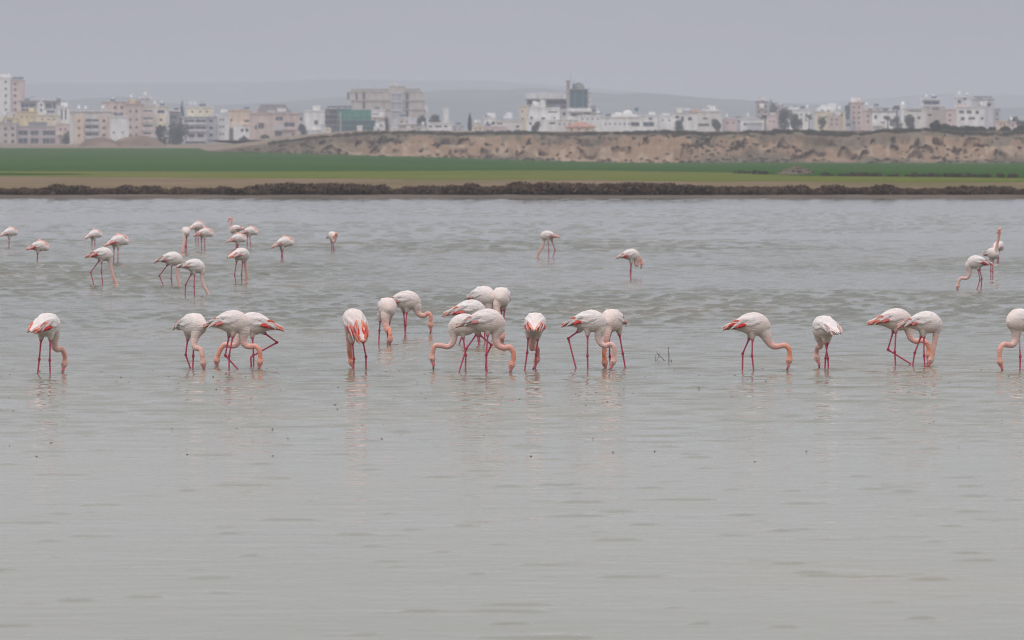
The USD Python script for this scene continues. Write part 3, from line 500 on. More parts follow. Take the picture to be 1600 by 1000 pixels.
b = Town('small white house at the foot of the big beige block', 588, 601, 191, 2160, 8, 'white'); b.block(588, 600, wins=[(593, 598.5, 195, 199)]); b.block(584.5, 602, 199, y0=-2, depth=1.98, col='white', part='porch', wins=[(590, 594, 201.5, 204)], over=.1)
b = Town('beige flat-roofed house below the right end of the big block', 622, 651, 185, 2200, 12, 'beige'); b.block(623, 640, 184.5, wins=[(626, 630, 189, 191.5), (634, 637, 189, 191.5)], roofcol='slab'); b.block(622, 650.5, 194, y0=-2, depth=1.98, col='beige', wins=[(625, 646, 197, 199)], part='front_wing', roofcol='slab')
b = Town('slim white chimney-like tower right of the broad dark tree', 693, 701, 170, 2300, 3, 'white', name='tower', cat='tower'); b.block(wins=W([697], [176], 1.4, 1.6), over=.12)
b = Town('long low white building under the slim white tower', 650, 722, 193, 2200, 12, 'white'); b.block(667, 706, 192.5, wins=[(670, 675, 196, 199), (680, 690, 196, 199), (694, 699, 196, 199)]); b.block(648, 666.98, 199, y0=-1.5, col='offwhite', wins=W([655], [203], 3, 2), part='left_wing'); b.block(706.02, 724, 197.5, y0=.6, col='lgrey', wins=W([711, 718], [202], 2.5, 2.5), part='right_wing')
b = Town('low cream house right of the second cypress', 738, 756, 196, 2200, 9, 'cream'); b.block(738.5, 755, 196, wins=W([743, 750], [201], 2.6, 2.6))
b = Town('long white villa with pale upper storey left of the tiered glass building', 755, 816, 184.5, 2190, 12, 'white'); b.block(756, 775, 185, wins=[(760, 763.5, 190, 195), (768, 773, 190, 195)]); b.block(775.02, 815, 189.5, y0=-.8, col='offwhite', wins=[(777, 785, 192, 194.5), (806, 811, 196, 199.5)], part='right_wing'); b.block(783, 812, 186, ybot=190, y0=5, depth=5, col='grey', part='roof_storey'); b.block(754.5, 790, 198.5, y0=-2.4, depth=1.55, col='rose', part='porch', over=.1, wins=W([762, 770], [203], 2.6, 2.5)); b.tank(790, 189.5)
# -- tiered building and glass tower
b = Town('broad building with a white tiered roof over dark glazing beside the teal tower', 821, 888, 146, 2400, 24, 'shadegrey')
b.block(823, 887, 155.5, col='shadegrey', wins=[(825, 852, 157, 162.5), (854, 885, 157, 162.5), (830, 884, 166, 169)], pane=blue_m, roof=False); b.slab('white_fascia', 821, 888, 146, 155.3, -1.6, 22, 'slab'); b.slab('roof_deck', 829, 887, 143.5, 145.9, 2, 20, 'grey'); b.slab('roof_lip', 820, 889, 154.4, 155.4, -2.0, -1.65, 'dgrey')
b.block(812.5, 825, 166, y0=-2.2, depth=2.15, col='cream', wins=W([816], [174, 186], 2, 4), part='cream_bay')
b = Town('teal glass tower with dish-shaped crown rising above the white roofs', 885, 923, 141, 2380, 14, 'concrete', cat='tower', name='tower')
b.block(890.5, 918, 140.5, col='teal', wins=[(892, 904, 143, 152), (904.6, 917, 143, 152), (892, 904, 153, 161), (904.6, 917, 153, 161), (892, 904, 162, 168), (904.6, 917, 162, 168)], pane=tealglass_m, roofcol='dgrey', over=.6); b.block(885.2, 890.4, 127, y0=-.5, col='concrete', part='left_pylon', wins=W([887.7], [134, 146], 1.4, 3)); b.block(918.1, 923, 145, y0=.5, col='offwhite', part='right_wall', wins=W([920.5], [152, 160], 1.6, 2.2))
pts = []
for k in range(15):
    th = math.pi * k / 14; pts.append((b.X(904) - b.X(890) * -math.cos(th) * -.92 if False else b.X(904) + math.cos(th) * (b.X(914) - b.X(904)), b.Z(140) + math.sin(th) * (b.Z(130) - b.Z(140))))
e = trimesh.creation.extrude_polygon(Polygon(pts), 4, engine='earcut'); e.apply_transform(trimesh.transformations.rotation_matrix(math.pi / 2, [1, 0, 0])); e.apply_translation([0, 7, .4]); obj('crown', e, wall_m['shadegrey'], b.t)
obj('antenna', trimesh.creation.cylinder(.12, segment=[(b.X(897), 5, b.Z(140)), (b.X(897), 5, b.Z(124.5))], sections=6), metal_m, b.t); obj('antenna', trimesh.creation.cylinder(.1, segment=[(b.X(892), 6, b.Z(131)), (b.X(892), 6, b.Z(114.5))], sections=6), metal_m, b.t)
b.slab('lift_house', 894, 902, 131, 140 - .8, 2, 6, 'dgrey')
b = Town('white stepped apartment building in front of the tiered roof building', 825, 876, 169, 2260, 12, 'white'); b.block(826, 875, 169, wins=[(856, 871, 174, 176), (828, 833, 182, 187), (846, 852, 183, 192), (863, 868, 183, 186)], roofcol='white'); b.block(824, 876, 188, y0=-2, depth=1.98, col='white', wins=[(827, 831, 191, 195), (836, 842, 190, 194), (858, 870, 191, 194)], part='front_wing', over=.1); b.tank(840, 169); b.block(830, 852, 165.5, ybot=169, y0=5, depth=5, col='offwhite', part='roof_storey')
b = Town('white canopy-roofed building with dark glass band under the teal tower', 886, 941, 170, 2270, 12, 'white'); b.block(888, 924, 174.5, wins=[(892, 910, 177, 181.5), (911, 923, 176.5, 179)], pane=blue_m, roof=False); b.slab('canopy', 887, 924.5, 169, 174.4, -1.5, 11, 'white'); b.block(877, 887.9, 172, y0=.5, col='slab', part='left_wall', wins=[(879, 884, 175, 181)], pane=blue_m); b.block(924.02, 941, 176, y0=.8, col='lgrey', part='right_wall', wins=[(926, 938, 178, 181)]); b.slab('roof_box', 923, 931, 165, 172, 4, 8, 'dgrey')
b = Town('low white terrace of houses left of the orange hipped roof', 868, 904, 188, 2200, 10, 'offwhite'); b.block(868, 903, 188, wins=W([874, 882, 890, 898], [194], 3, 2.6))
b = Town('white block behind the orange hipped roof', 903, 940, 181, 2230, 10, 'white'); b.block(904, 939, 181, wins=W([910, 918, 926, 934], [186], 2.8, 2.6))
b = Town('bungalow with a hipped orange tile roof on the bluff top', 882, 932, 198, 2120, 12, 'pink', cat='house', name='house'); b.block(885, 929, 198.2, roof=False, col='peach', wins=W([893, 905, 917], [202.5], 3, 3)); b.hiproof(882, 932, 198, 190.5)
b = Town('long white building with a small rooftop dome right of the orange roof', 938, 1028, 184, 2200, 14, 'white'); b.block(938.5, 1000, 184, wins=W([946, 953, 961, 969, 976, 983], [193.5], 2.4, 3) + [(986, 1000 - 1, 191, 197)], roofcol='offwhite'); b.block(1000.02, 1027.5, 181, y0=.5, wins=[(1014, 1019, 184, 187), (1005, 1022, 191, 197.5)], pane=blue_m, part='right_wall')
b.slab('roof_storey', 955, 996, 178, 183.9 - 1.6, 3, 10, 'slab'); dm = trimesh.creation.icosphere(2, 1.0); dm.vertices = dm.vertices[:, :] * [b.X(991) - b.X(983), 2, 1.6] ; dm.apply_translation([b.X(981), 6, b.Z(178)]); obj('dome', dm, wall_m['slab'], b.t, smooth=True); b.tank(995, 178, .8, 'teal')
b = Town('plain white house between the long domed building and the red-roofed villa', 1028, 1054, 182, 2210, 10, 'white'); b.block(1029, 1053.5, 182, wins=W([1035, 1046], [188], 3, 2.5)); b.block(1036, 1046, 178.5, ybot=182, y0=4, depth=4, col='white', part='roof_house')
b = Town('white villa with arched gable and a patch of red roof', 1053, 1128, 177, 2190, 14, 'white'); b.block(1054, 1090, 177, wins=[(1055, 1061, 181, 185), (1064, 1068, 182, 190), (1056, 1066, 189, 195), (1075, 1081, 183, 188)], roofcol='slab'); b.block(1090.02, 1127, 175, y0=-.7, col='offwhite', wins=[(1098, 1106, 184, 186.5), (1112, 1121, 186, 196), (1085 + 6, 1108, 193.5, 197)], part='right_wall'); b.slab('roof_deck', 1054, 1082, 173.5, 175.4, 2, 11, 'dgrey'); b.hiproof(1078, 1096, 174.6, 170.5, 'terra', 8); b.block(1098, 1122, 172, ybot=175, y0=3, depth=7, col='slab', part='roof_storey')
b = Town('low pink house with grey annex right of the red-roofed villa', 1130, 1158, 184, 2200, 10, 'rose'); b.block(1130.5, 1151, 187, wins=W([1137, 1146], [192], 3, 2.6)); b.block(1151.02, 1158, 182.5, y0=.4, col='grey', part='annex', wins=W([1154.5], [190], 3, 3))
b = Town('white house with a dark gabled porch left of the grey tower', 1158, 1196, 186, 2180, 12, 'white'); b.block(1158.5, 1195, 186, wins=[(1162, 1166, 192, 196)], roofcol='white'); b.hiproof(1164, 1192, 193.5, 187.5, 'dgrey', 3); b.slab('porch_wall', 1166, 1190, 193.8, 204, -.3, -.02, 'lgrey')
b = Town('dark grey tower block with a white rooftop dish', 1181, 1201, 159, 2420, 10, 'dgrey', cat='tower', name='tower'); b.block(1181.5, 1200, 159.5, col='mauve', wins=W([1185, 1196], [166, 175, 184], 3, 3.6), roofcol='dgrey'); di = trimesh.creation.icosphere(2, 1.0); di.vertices *= [1.2, .35, 1.2]; di.apply_translation([b.X(1190), -.6, b.Z(166)]); obj('dish', di, wall_m['white'], b.t, smooth=True)
b = Town('small pink house at the foot of the grey tower', 1198, 1214, 180, 2190, 8, 'rose'); b.block(1198.5, 1213.5, 180, wins=W([1203, 1209], [190], 2.4, 2.8)); b.slab('roof_box', 1204, 1212, 176, 179.9 - 1.6, 2, 5, 'offwhite')
b = Town('mauve flats half hidden by the dark trees', 1213, 1230, 168, 2450, 10, 'mauve'); b.block(1213, 1229, 168.5, wins=W([1218, 1225], [174, 182], 2.6, 3))
b = Town('white house peeking over the broad dark trees', 1229, 1267, 171.5, 2300, 10, 'white'); b.block(1230, 1266, 172, wins=W([1243, 1252, 1260], [179, 188], 3, 3)); b.block(1234, 1247, 169, ybot=172, y0=3, depth=4, col='white', part='roof_house')
b = Town('cream house with pink front wing left of the green slab', 1273, 1322, 173, 2230, 12, 'cream'); b.block(1274, 1321, 175, wins=W([1280, 1290], [183, 191], 3, 3) + [(1308, 1316, 178, 182)], roofcol='slab'); b.block(1293, 1313, 180.5, y0=-1.6, depth=1.58, col='pink', wins=W([1299, 1307], [187, 194], 3, 3), part='pink_wing', over=.1); b.block(1277, 1305, 170.8, ybot=175, y0=4, depth=6, col='white', part='roof_storey', wins=W([1285, 1295], [173], 5, 1.6)); b.tank(1312, 175)
b = Town('pink tower block with dark green side slab', 1321, 1351, 161, 2300, 12, 'pink', cat='tower', name='tower'); b.block(1327.5, 1350, 161, col='pink', wins=W([1334, 1342], [168, 176, 184, 192], 3, 3.4), over=.3); b.slab('green_slab', 1321, 1327.4, 164.5, 204, -.4, 6, 'netdark'); b.slab('roof_box', 1336, 1349, 158.3, 160.9 - 1.5, 3, 8, 'peach'); b.block(1305, 1332, 188.5, y0=-3, depth=2.55, col='grey', part='front_garage', wins=[(1318, 1328, 193, 197)])
b = Town('wide white apartment block with grey parapet right of the pink tower', 1350, 1401, 170, 2260, 14, 'white'); b.block(1350.5, 1362, 173, y0=.7, col='pink', wins=W([1356], [181, 190], 3, 3.4), part='left_wall'); b.block(1362.02, 1400, 175, wins=[(1366, 1370, 180, 186), (1375, 1382, 190, 194), (1380, 1388, 181, 186), (1390, 1397, 186, 197)], roofcol='dgrey'); b.block(1351, 1399, 168, ybot=173.3, y0=4, depth=8, col='slab', part='roof_storey', wins=W([1360, 1372, 1386], [170.6], 5, 1.6)); b.balconies(1363, 1380, [196], 'white')
b = Town('slim white spire between the palm and the dark trees', 1407, 1414, 160, 2300, 2.6, 'white', cat='tower', name='tower'); b.block(1407.3, 1413.7, 163, roof=False, wins=W([1410.5], [170], 1.2, 3)); v = [(b.X(1407.3), 0, b.Z(163)), (b.X(1413.7), 0, b.Z(163)), (b.X(1413.7), 2.6, b.Z(163)), (b.X(1407.3), 2.6, b.Z(163)), (b.X(1410.5), 1.3, b.Z(157.5))]; obj('roof', trimesh.Trimesh(v, [(0, 1, 4), (1, 2, 4), (2, 3, 4), (3, 0, 4)], process=False), wall_m['white'], b.t)
b = Town('white and beige house with glazed roof storey above the ridge trees', 1415, 1477, 167, 2240, 14, 'offwhite'); b.block(1415.5, 1448, 170, wins=[(1419, 1440, 172.5, 174.5), (1433, 1438, 182, 186)], roofcol='slab'); b.block(1448.02, 1476, 166.5, y0=-.7, col='beige', wins=[(1456, 1466, 169, 171.5), (1449.5, 1455, 178, 181.5)], part='right_wall', roofcol='slab'); b.block(1443, 1469.5, 155.5, ybot=167, y0=3, depth=7, col='grey', wins=[(1444.5, 1468, 158, 163)], pane=blue_m, part='roof_storey', roofcol='white', over=.6)
b = Town('pale stepped apartment house with dark square windows near the right edge', 1478, 1542, 168, 2230, 14, 'white'); b.block(1478.5, 1494, 172, y0=.4, col='rose', wins=W([1484], [180, 188], 3, 3.4), part='left_wall'); b.block(1494.02, 1538, 168, wins=[(1498, 1506, 172.5, 177.5), (1510, 1517.5, 172.5, 177.5), (1524, 1529, 173, 178), (1501, 1507, 183, 188), (1513, 1523, 183, 187), (1532, 1536, 183, 187)], roofcol='slab'); b.block(1494, 1520, 152, ybot=168, y0=3.5, depth=7, col='lgrey', wins=[(1497, 1502, 156, 161), (1506, 1511, 152.8 + .6, 156), (1497, 1505, 162.5, 165.5)], part='upper_storey', roofcol='slab'); b.tank(1500, 152); b.balconies(1495, 1510, [166.5], 'rose', -.5)
b = Town('grey apartment block with pergola roof at the right end of town', 1520, 1564, 154, 2330, 14, 'lgrey'); b.block(1520, 1553, 155.5, wins=[(1529, 1533, 164, 169), (1542, 1548, 161, 166)], roofcol='grey'); b.block(1553.02, 1563, 171, y0=.5, col='grey', wins=W([1558], [178, 188], 3.4, 4), part='right_wall'); b.slab('pergola', 1524, 1550, 150.5, 152, 1, 10, 'dgrey'); [b.slab('pergola_post', x, x + .9, 152.05, 155.4 - 1.5, 1.2, 1.8, 'dgrey') for x in (1525, 1533, 1541, 1548)]; b.slab('white_panel', 1531, 1541, 158.5, 166, -.3, -.02, 'white')
b = Town('small pink house at the far right below a round tree', 1558, 1592, 189, 2170, 10, 'peach'); b.block(1558.5, 1574, 190, wins=W([1563, 1569], [194.5], 2.8, 2.8)); b.block(1574.02, 1591, 191.5, y0=.4, col='rose', wins=W([1582], [196], 3, 2.6), part='right_wall')
# white low objects along the bluff top
def hut(label, x0, x1, yt, Y, col='white'):
    h = Town(label, x0, x1, yt, Y, 4, col, cat='shed', name='shed'); h.block(over=.15, wins=W([(x0 + x1) / 2], [yt + 3], 1.6, 1.6)); return h
hut('small white shed in front of the lower green netting', 558, 566, 197.5, 2150); hut('tiny white shed right of the porch of the small white house', 612, 621, 200.5, 2150); hut('white hut below the beige flat-roofed house', 635, 641, 198.5, 2150); hut('cream hut at the foot of the dark concrete frame', 508, 517, 200.5, 2150, 'cream')

# trees of the town
tree('tall pointed dark cypress above the left town roofs', 285, 226, 152, 9, 2260, 'cypress', seed=1)
tree('slim dark cypress standing alone near the middle of the skyline', 734, 206, 176, 6.5, 2190, 'cypress', seed=2)
tree('dark spreading tree left of the cypress, below the white-roofed shed', 270, 230, 184, 34, 2140, 'round', seed=3)
tree('rounded dark tree under the tall cypress, next to the grey ribbon block', 281, 231, 192, 22, 2120, 'round', seed=4)
tree('small dark tree at the right end of the pink balcony block', 249, 229, 199, 22, 2150, 'round', seed=5)
tree('dark bush left of the four-storey pink and white block', 102, 229, 203, 13, 2200, 'round', seed=6)
tree('dark bush at the base of the peach house', 381, 228, 212, 18, 2120, 'round', 'olive', seed=7)
tree('dark tree right of the beige-pink villa', 474, 214, 195, 14, 2150, 'round', seed=8)
tree('low dark shrub at the corner of the villa', 412, 222, 211, 22, 2100, 'shrub', 'olive', seed=9)
tree('tall thin tree in front of the big beige block', 604, 212, 181, 9, 2170, 'round', seed=10)
tree('broad dark tree right of the big beige block', 681, 202, 177, 30, 2280, 'round', 'mid', seed=11)
tree('shadowy tree at the right foot of the big beige block', 660, 206, 180, 20, 2270, 'round', seed=12)
tree('short tree before the white stepped apartment building', 838, 206, 191, 16, 2150, 'round', seed=13)
tree('bushy tree left of the white arched villa', 1061, 203, 186, 13, 2160, 'round', seed=14)
tree('grey-green shrub right of the arched villa on the bluff', 1120, 204, 187, 15, 2120, 'round', 'olive', seed=15)
tree('tall dark tree rising beside the grey tower with the dish', 1207, 200, 155, 13, 2400, 'round', seed=16)
tree('little palm in front of the grey tower', 1195, 204, 178, 14, 2160, 'palm', seed=17)
tree('large dark tree left half of the clump right of the grey tower', 1226, 204, 168, 24, 2200, 'round', seed=18)
tree('large dark tree right half of the clump right of the grey tower', 1242, 204, 175, 22, 2190, 'round', seed=19)
tree('thin palm between the tree clump and the cream house', 1264, 204, 177, 13, 2200, 'palm', seed=20)
tree('grey shrub left of the cream house', 1284, 204, 184, 12, 2170, 'round', 'olive', seed=21)
tree('tall palm left of the slim white spire', 1401, 204, 160, 13, 2220, 'palm', seed=22)
tree('dark tree at the foot of the slim white spire', 1402, 206, 181, 16, 2190, 'round', seed=23)
tree('dark tree just right of the slim white spire', 1421, 206, 179, 17, 2190, 'round', seed=24)
tree('round tree over the small pink house at the far right', 1580, 200, 182, 18, 2200, 'round', seed=25)
tree('dark tree cut by the right edge of the skyline', 1598, 204, 188, 20, 2150, 'round', seed=26)
tree('small palm before the wide white apartment block', 1387, 204, 180, 9, 2170, 'palm', seed=27)
for k, (px, yt, w) in enumerate([(1462, 188, 26), (1478, 193, 24), (1493, 196, 24), (1511, 197, 26), (1530, 198, 26), (1550, 199, 26), (1572, 198, 26), (1595, 197, 28), (1618, 197, 28)]):
    tree(['tallest dark bush at the left end of the ridge hedge', 'dark hedge bush second from the left end', 'dark hedge bush below the rose wall near the right edge', 'dark hedge bush below the dark square windows', 'dark hedge bush left of the grey pergola block wing', 'dark hedge bush below the grey block right wing', 'dark hedge bush below the small pink house', 'dark hedge bush at the right edge of the photo', 'dark hedge bush beyond the right edge'][k], px, 210, yt, w, 1420 + 3 * k, 'shrub', 'dark', seed=40 + k, group='hedge bushes on the right end of the bluff')

# ---------------------------------------------------------------- flamingos
plume_m = usdkit.material(stage, '/World/Looks/plumage', {
    'a': ('attribute', {'attribute': 'tint'}), 'g': ('geometry', {}), 'm': ('mapping', {'scale': (22, 22, 60)}), 'n': ('noise_texture', {'scale': 1.0, 'detail': 4.0, 'roughness': .6}),
    'r': ('map_range', {'from_min': .3, 'from_max': .7, 'to_min': .86, 'to_max': 1.09}), 'x': ('vector_math', {'math_type': 'scale'}), 'b': ('bump', {'strength': .7, 'distance': .018}),
    'p': ('principled_bsdf', {'roughness': .75, 'specular_ior_level': .2, 'sheen_weight': .15})},
    [('a.color', 'x.vector1'), ('g.position', 'm.vector'), ('m.vector', 'n.vector'), ('n.fac', 'r.value'), ('r.result', 'x.scale'), ('x.vector', 'p.base_color'), ('n.fac', 'b.height'), ('b.normal', 'p.normal')], surface='p.BSDF')
bill_m = usdkit.material(stage, '/World/Looks/bill', {'a': ('attribute', {'attribute': 'tint'}), 'p': ('principled_bsdf', {'roughness': .35})}, [('a.color', 'p.base_color')], surface='p.BSDF')
eye_m = usdkit.material(stage, '/World/Looks/eye', {'p': ('principled_bsdf', {'roughness': .2, 'base_color': (.25, .18, .04)})}, [], surface='p.BSDF')

TS = np.array([  # x, top, bottom, half width of the trunk
    (-.375, -.036, -.078, .022), (-.33, -.014, -.084, .046), (-.25, .024, -.078, .074), (-.18, .074, -.088, .102), (-.11, .120, -.112, .126), (-.03, .156, -.148, .146), (.05, .172, -.165, .152),
    (.12, .164, -.163, .146), (.19, .132, -.146, .124), (.25, .078, -.108, .086), (.285, .012, -.052, .030)])
def trunk_pt(x, a):
    tp, bt, hw = (np.interp(x, TS[:, 0], TS[:, k]) for k in (1, 2, 3))
    zc, hh = (tp + bt) / 2, (tp - bt) / 2
    sa, ca = np.sin(a), np.cos(a)
    return np.stack([x + 0 * a, hw * np.sign(sa) * np.abs(sa) ** .92, zc + hh * np.sign(ca) * np.abs(ca) ** .95], -1)
def trunk_manifold():
    xs = np.interp(np.linspace(0, 1, 26), np.linspace(0, 1, len(TS)), TS[:, 0]); A = np.linspace(0, 2 * np.pi, 24, endpoint=False)
    V = [np.array([TS[0, 0] - .012, 0, -.062])]; F = []
    for x in xs: V += list(trunk_pt(np.full(24, x), A))
    V.append(np.array([TS[-1, 0] + .012, 0, -.02])); n = len(V) - 1
    for j in range(24):
        F.append((0, 1 + (j + 1) % 24, 1 + j)); F.append((n, n - 24 + j, n - 24 + (j + 1) % 24))
        for i in range(25):
            a, b, c, d = 1 + i * 24 + j, 1 + i * 24 + (j + 1) % 24, 1 + (i + 1) * 24 + (j + 1) % 24, 1 + (i + 1) * 24 + j
            F += [(a, b, c), (a, c, d)]
    t = trimesh.Trimesh(V, F, process=False)
    if t.volume < 0: t.invert()
    return t
TRUNK = trunk_manifold()
def to_m(t): return Manifold(m3.Mesh(np.asarray(t.vertices, np.float32), np.asarray(t.faces, np.uint32)))
def from_m(m): q = m.to_mesh(); return trimesh.Trimesh(np.array(q.vert_properties[:, :3], float), np.array(q.tri_verts), process=False)
def ball(p, r_, n=12): return Manifold.sphere(float(r_), n).translate([float(v) for v in p])
def chain(pts, rads, n=12):
    b_ = [ball(p, r_, n) for p, r_ in zip(pts, rads)]
    return Manifold.batch_boolean([Manifold.batch_hull([b_[i], b_[i + 1]]) for i in range(len(b_) - 1)], m3.OpType.Add)
def spline(P, n):
    P = np.asarray(P, float); Q = np.vstack([2 * P[0] - P[1], P, 2 * P[-1] - P[-2]]); out = []
    for i in range(len(P) - 1):
        for t in np.linspace(0, 1, n, endpoint=False):
            p0, p1, p2, p3 = Q[i:i + 4]
            out.append(.5 * ((2 * p1) + (p2 - p0) * t + (2 * p0 - 5 * p1 + 4 * p2 - p3) * t * t + (-p0 + 3 * p1 - 3 * p2 + p3) * t ** 3))
    return np.array(out + [P[-1]])
def nearest(V, P):
    """For every vertex: distance to a polyline and the fraction of its length there."""
    seg = np.linalg.norm(np.diff(P, axis=0), axis=1); cum = np.concatenate([[0], np.cumsum(seg)]); best = np.full(len(V), 1e9); frac = np.zeros(len(V))
    for i in range(len(P) - 1):
        d = P[i + 1] - P[i]; t = np.clip(((V - P[i]) @ d) / max(d @ d, 1e-12), 0, 1); dist = np.linalg.norm(V - P[i] - t[:, None] * d, axis=1)
        m = dist < best; best[m] = dist[m]; frac[m] = (cum[i] + t[m] * seg[i]) / cum[-1]
    return best, frac
def rot(yaw, pitch, roll=0.0):
    cy, sy, cp, sp = math.cos(yaw), math.sin(yaw), math.cos(pitch), math.sin(pitch)
    Rz = np.array([[cy, -sy, 0], [sy, cy, 0], [0, 0, 1]]); Ry = np.array([[cp, 0, -sp], [0, 1, 0], [sp, 0, cp]])
    return Rz @ Ry
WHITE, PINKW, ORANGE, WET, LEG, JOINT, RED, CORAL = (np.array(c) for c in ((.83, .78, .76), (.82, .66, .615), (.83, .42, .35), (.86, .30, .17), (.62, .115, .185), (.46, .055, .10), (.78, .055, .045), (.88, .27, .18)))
def flamingo(label, zoom, water, body, neck, head, bill, legs, k=1.0, warm=.5, coral=.6, red=.7, pose='feeding', group=None):
    """zoom = (scale, x offset, y offset) of the detail picture in which the pose was read; water = its waterline point; body = (x, y, yaw, pitch)."""
    zs_, ox, oy = zoom; g = lambda p: (p[0] / zs_ + ox, p[1] / zs_ + oy)
    wx, wy = g(water); o = on_water(wx, wy); s = FPX / o[1]; r = np.random.default_rng(int(wx * 7 + wy))
    loc = lambda p: np.array([(g(p)[0] - wx) / s, 0.0, (wy - g(p)[1]) / s])
    yaw, pitch = math.radians(body[2]), math.radians(body[3]); R = rot(yaw, pitch); C = loc(body); hx, hy = math.cos(yaw), math.sin(yaw)
    T = lambda V: (np.asarray(V) * k) @ R.T + C
    def depth_for(p, f):                                    # depth of a neck point: along the heading, in the bird's own plane where that is visible
        dx = p[0] - C[0]
        if abs(hx) > .62: return float(np.clip(dx * hy / hx, -.55, .55))
        return hy * k * (.20 + .22 * f)
    if pose == 'tucked':
        nk = T([(.20, 0, -.05), (.285, .01, -.095), (.335, .02, -.05), (.325, .035, .03), (.25, .045, .10), (.15, .055, .145)]); hd = T([(.07, .05, .168)])[0]; bt = T([(-.03, .07, .135)])[0]
    else:
        nk = np.array([loc(p) for p in neck]); nn = len(nk)
        for i in range(nn): nk[i, 1] = depth_for(nk[i], i / nn)
        hd, bt = loc(head), loc(bill); hd[1] = nk[-1, 1] + .01; bt[1] = nk[-1, 1] + hy * -.03
        if pose == 'feeding': bt[2] = min(bt[2], -.015)
        inner = T([(.13, 0, -.035)])[0]; nk = np.vstack([inner, nk])
    cl = spline(nk, 5); u = np.linspace(0, 1, len(cl)); full = np.vstack([cl, hd])
    rad = np.interp(u, [0, .14, .30, .5, .8, 1], [.112, .088, .056, .0425, .037, .033]) * k
    nm = chain(cl, rad, 14)
    # head: an egg from the neck end to the base of the bill
    hv = bt - hd; hv /= np.linalg.norm(hv); fw = hd + hv * .035 * k
    hm_ = Manifold.batch_hull([ball(hd - hv * .030 * k, .045 * k), ball(hd + hv * .005 * k, .051 * k), ball(fw, .036 * k)]) + chain([cl[-1], hd - hv * .02 * k], [.031 * k, .036 * k], 12)
    tr = TRUNK.copy(); tr.vertices = T(tr.vertices)
    soft = to_m(tr) + nm + hm_
    # thighs
    hips = []
    for i, L in enumerate(legs):
        sd = (1 if i == 0 else -1) * .055 * k; lat = np.array([-hy, hx, 0]) * sd; pts = [loc(p) for p in L]
        for q, p in enumerate(pts): p[1] = lat[1] + (0 if abs(hx) < .5 else np.clip((pts[0][0] - C[0]) * hy / hx, -.1, .1))
        hips.append(pts); top = pts[0] + np.array([0, 0, .05 * k]); d = pts[1] - pts[0]; d /= np.linalg.norm(d)
        soft += chain([top, pts[0] + d * .015, pts[0] + d * .075], [.062 * k, .040 * k, .017], 12)
    sm = from_m(soft.refine_to_length(.024)); trimesh.smoothing.filter_taubin(sm, lamb=.5, nu=.52, iterations=9)
    whole = to_m(sm)
    if whole.status() != m3.Error.NoError or whole.is_empty(): whole = soft
    for pts in hips:
        d = pts[1] - pts[0]; d /= np.linalg.norm(d); a = pts[0] + d * .03
        P = [a, pts[1]] + pts[2:]; end = P[-1]
        if len(L) >= 3: end[2] = min(end[2], .0)
        lg = chain([P[0], P[0] + (P[1] - P[0]) * .5, P[1] - (P[1] - P[0]) * .06], [.0140, .0112, .0118], 9)
        lg += chain([P[1] - (P[1] - P[0]) * .07, P[1], P[1] + (P[2] - P[1]) * .12], [.0125, .021, .0125], 9)
        for i in range(1, len(P) - 1): lg += chain([P[i] + (P[i + 1] - P[i]) * .08, P[i + 1]], [.0122, .0118], 9)
        dn = np.array([0, 0, -.07]); lg += chain([end, end + dn], [.0118, .012], 9)
        ft = end + dn
        lg += Manifold.batch_hull([ball(ft, .012, 6)] + [ball(ft + .085 * np.array([math.cos(yaw + q), math.sin(yaw + q), -.12]), .006, 6) for q in (-.6, 0, .6)])
        whole += lg
    msh = from_m(whole); V = np.array(msh.vertices)
    # colours the bird itself has, plus some painted shade underneath
    q = (V - C) @ R / k; n1 = meshkit.fbm(V * 16 + wx, 3, 2)[:, None]
    col = WHITE + (PINKW - WHITE) * np.clip(.25 + .6 * warm + 1.3 * (n1 - .5), 0, 1)
    stain = np.array((.62, .53, .45)); col = col + (stain - col) * (.55 * sstep(.03, -.14, q[:, 2] + .12 * (n1[:, 0] - .5)))[:, None]; col = col * np.array([1, 1 - .02 * warm, 1 - .05 * warm])  # warm mud stain mixed with shade painted onto the underside
    dn, fr = nearest(V, full); wn = sstep(.02, .42, fr) * (1 - sstep(.06 * k, .105 * k, dn))
    ncol = PINKW + (ORANGE - PINKW) * (np.clip(.25 + warm, 0, 1) * sstep(.1, .6, fr))[:, None] + (WET - ORANGE) * (warm * sstep(.62, .82, fr) * (1 - .75 * sstep(.91, .97, fr)))[:, None]
    col = col + (ncol - col) * wn[:, None]
    dl = np.full(len(V), 1e9); dj = np.full(len(V), 1e9)
    for pts in hips:
        P = np.array(pts + [pts[-1] - [0, 0, .08]]); d, _ = nearest(V, P); dl = np.minimum(dl, d); dj = np.minimum(dj, np.linalg.norm(V - pts[1], axis=1))
        if len(pts) > 3: dj = np.minimum(dj, np.linalg.norm(V - pts[-1], axis=1) * .35)
    wl = (1 - sstep(.022, .034, dl)) * (V[:, 2] < C[2] - .10 * k) * (1 - wn)
    lc = LEG + (JOINT - LEG) * (1 - sstep(.015, .06, dj))[:, None]; col = col + (lc - col) * wl[:, None]
    t = thing('flamingo', label, 'flamingo', (o[0], o[1], 0.0), 0, group)
    obj('body', msh, plume_m, t, smooth=True, color=np.clip(col, 0, 1))
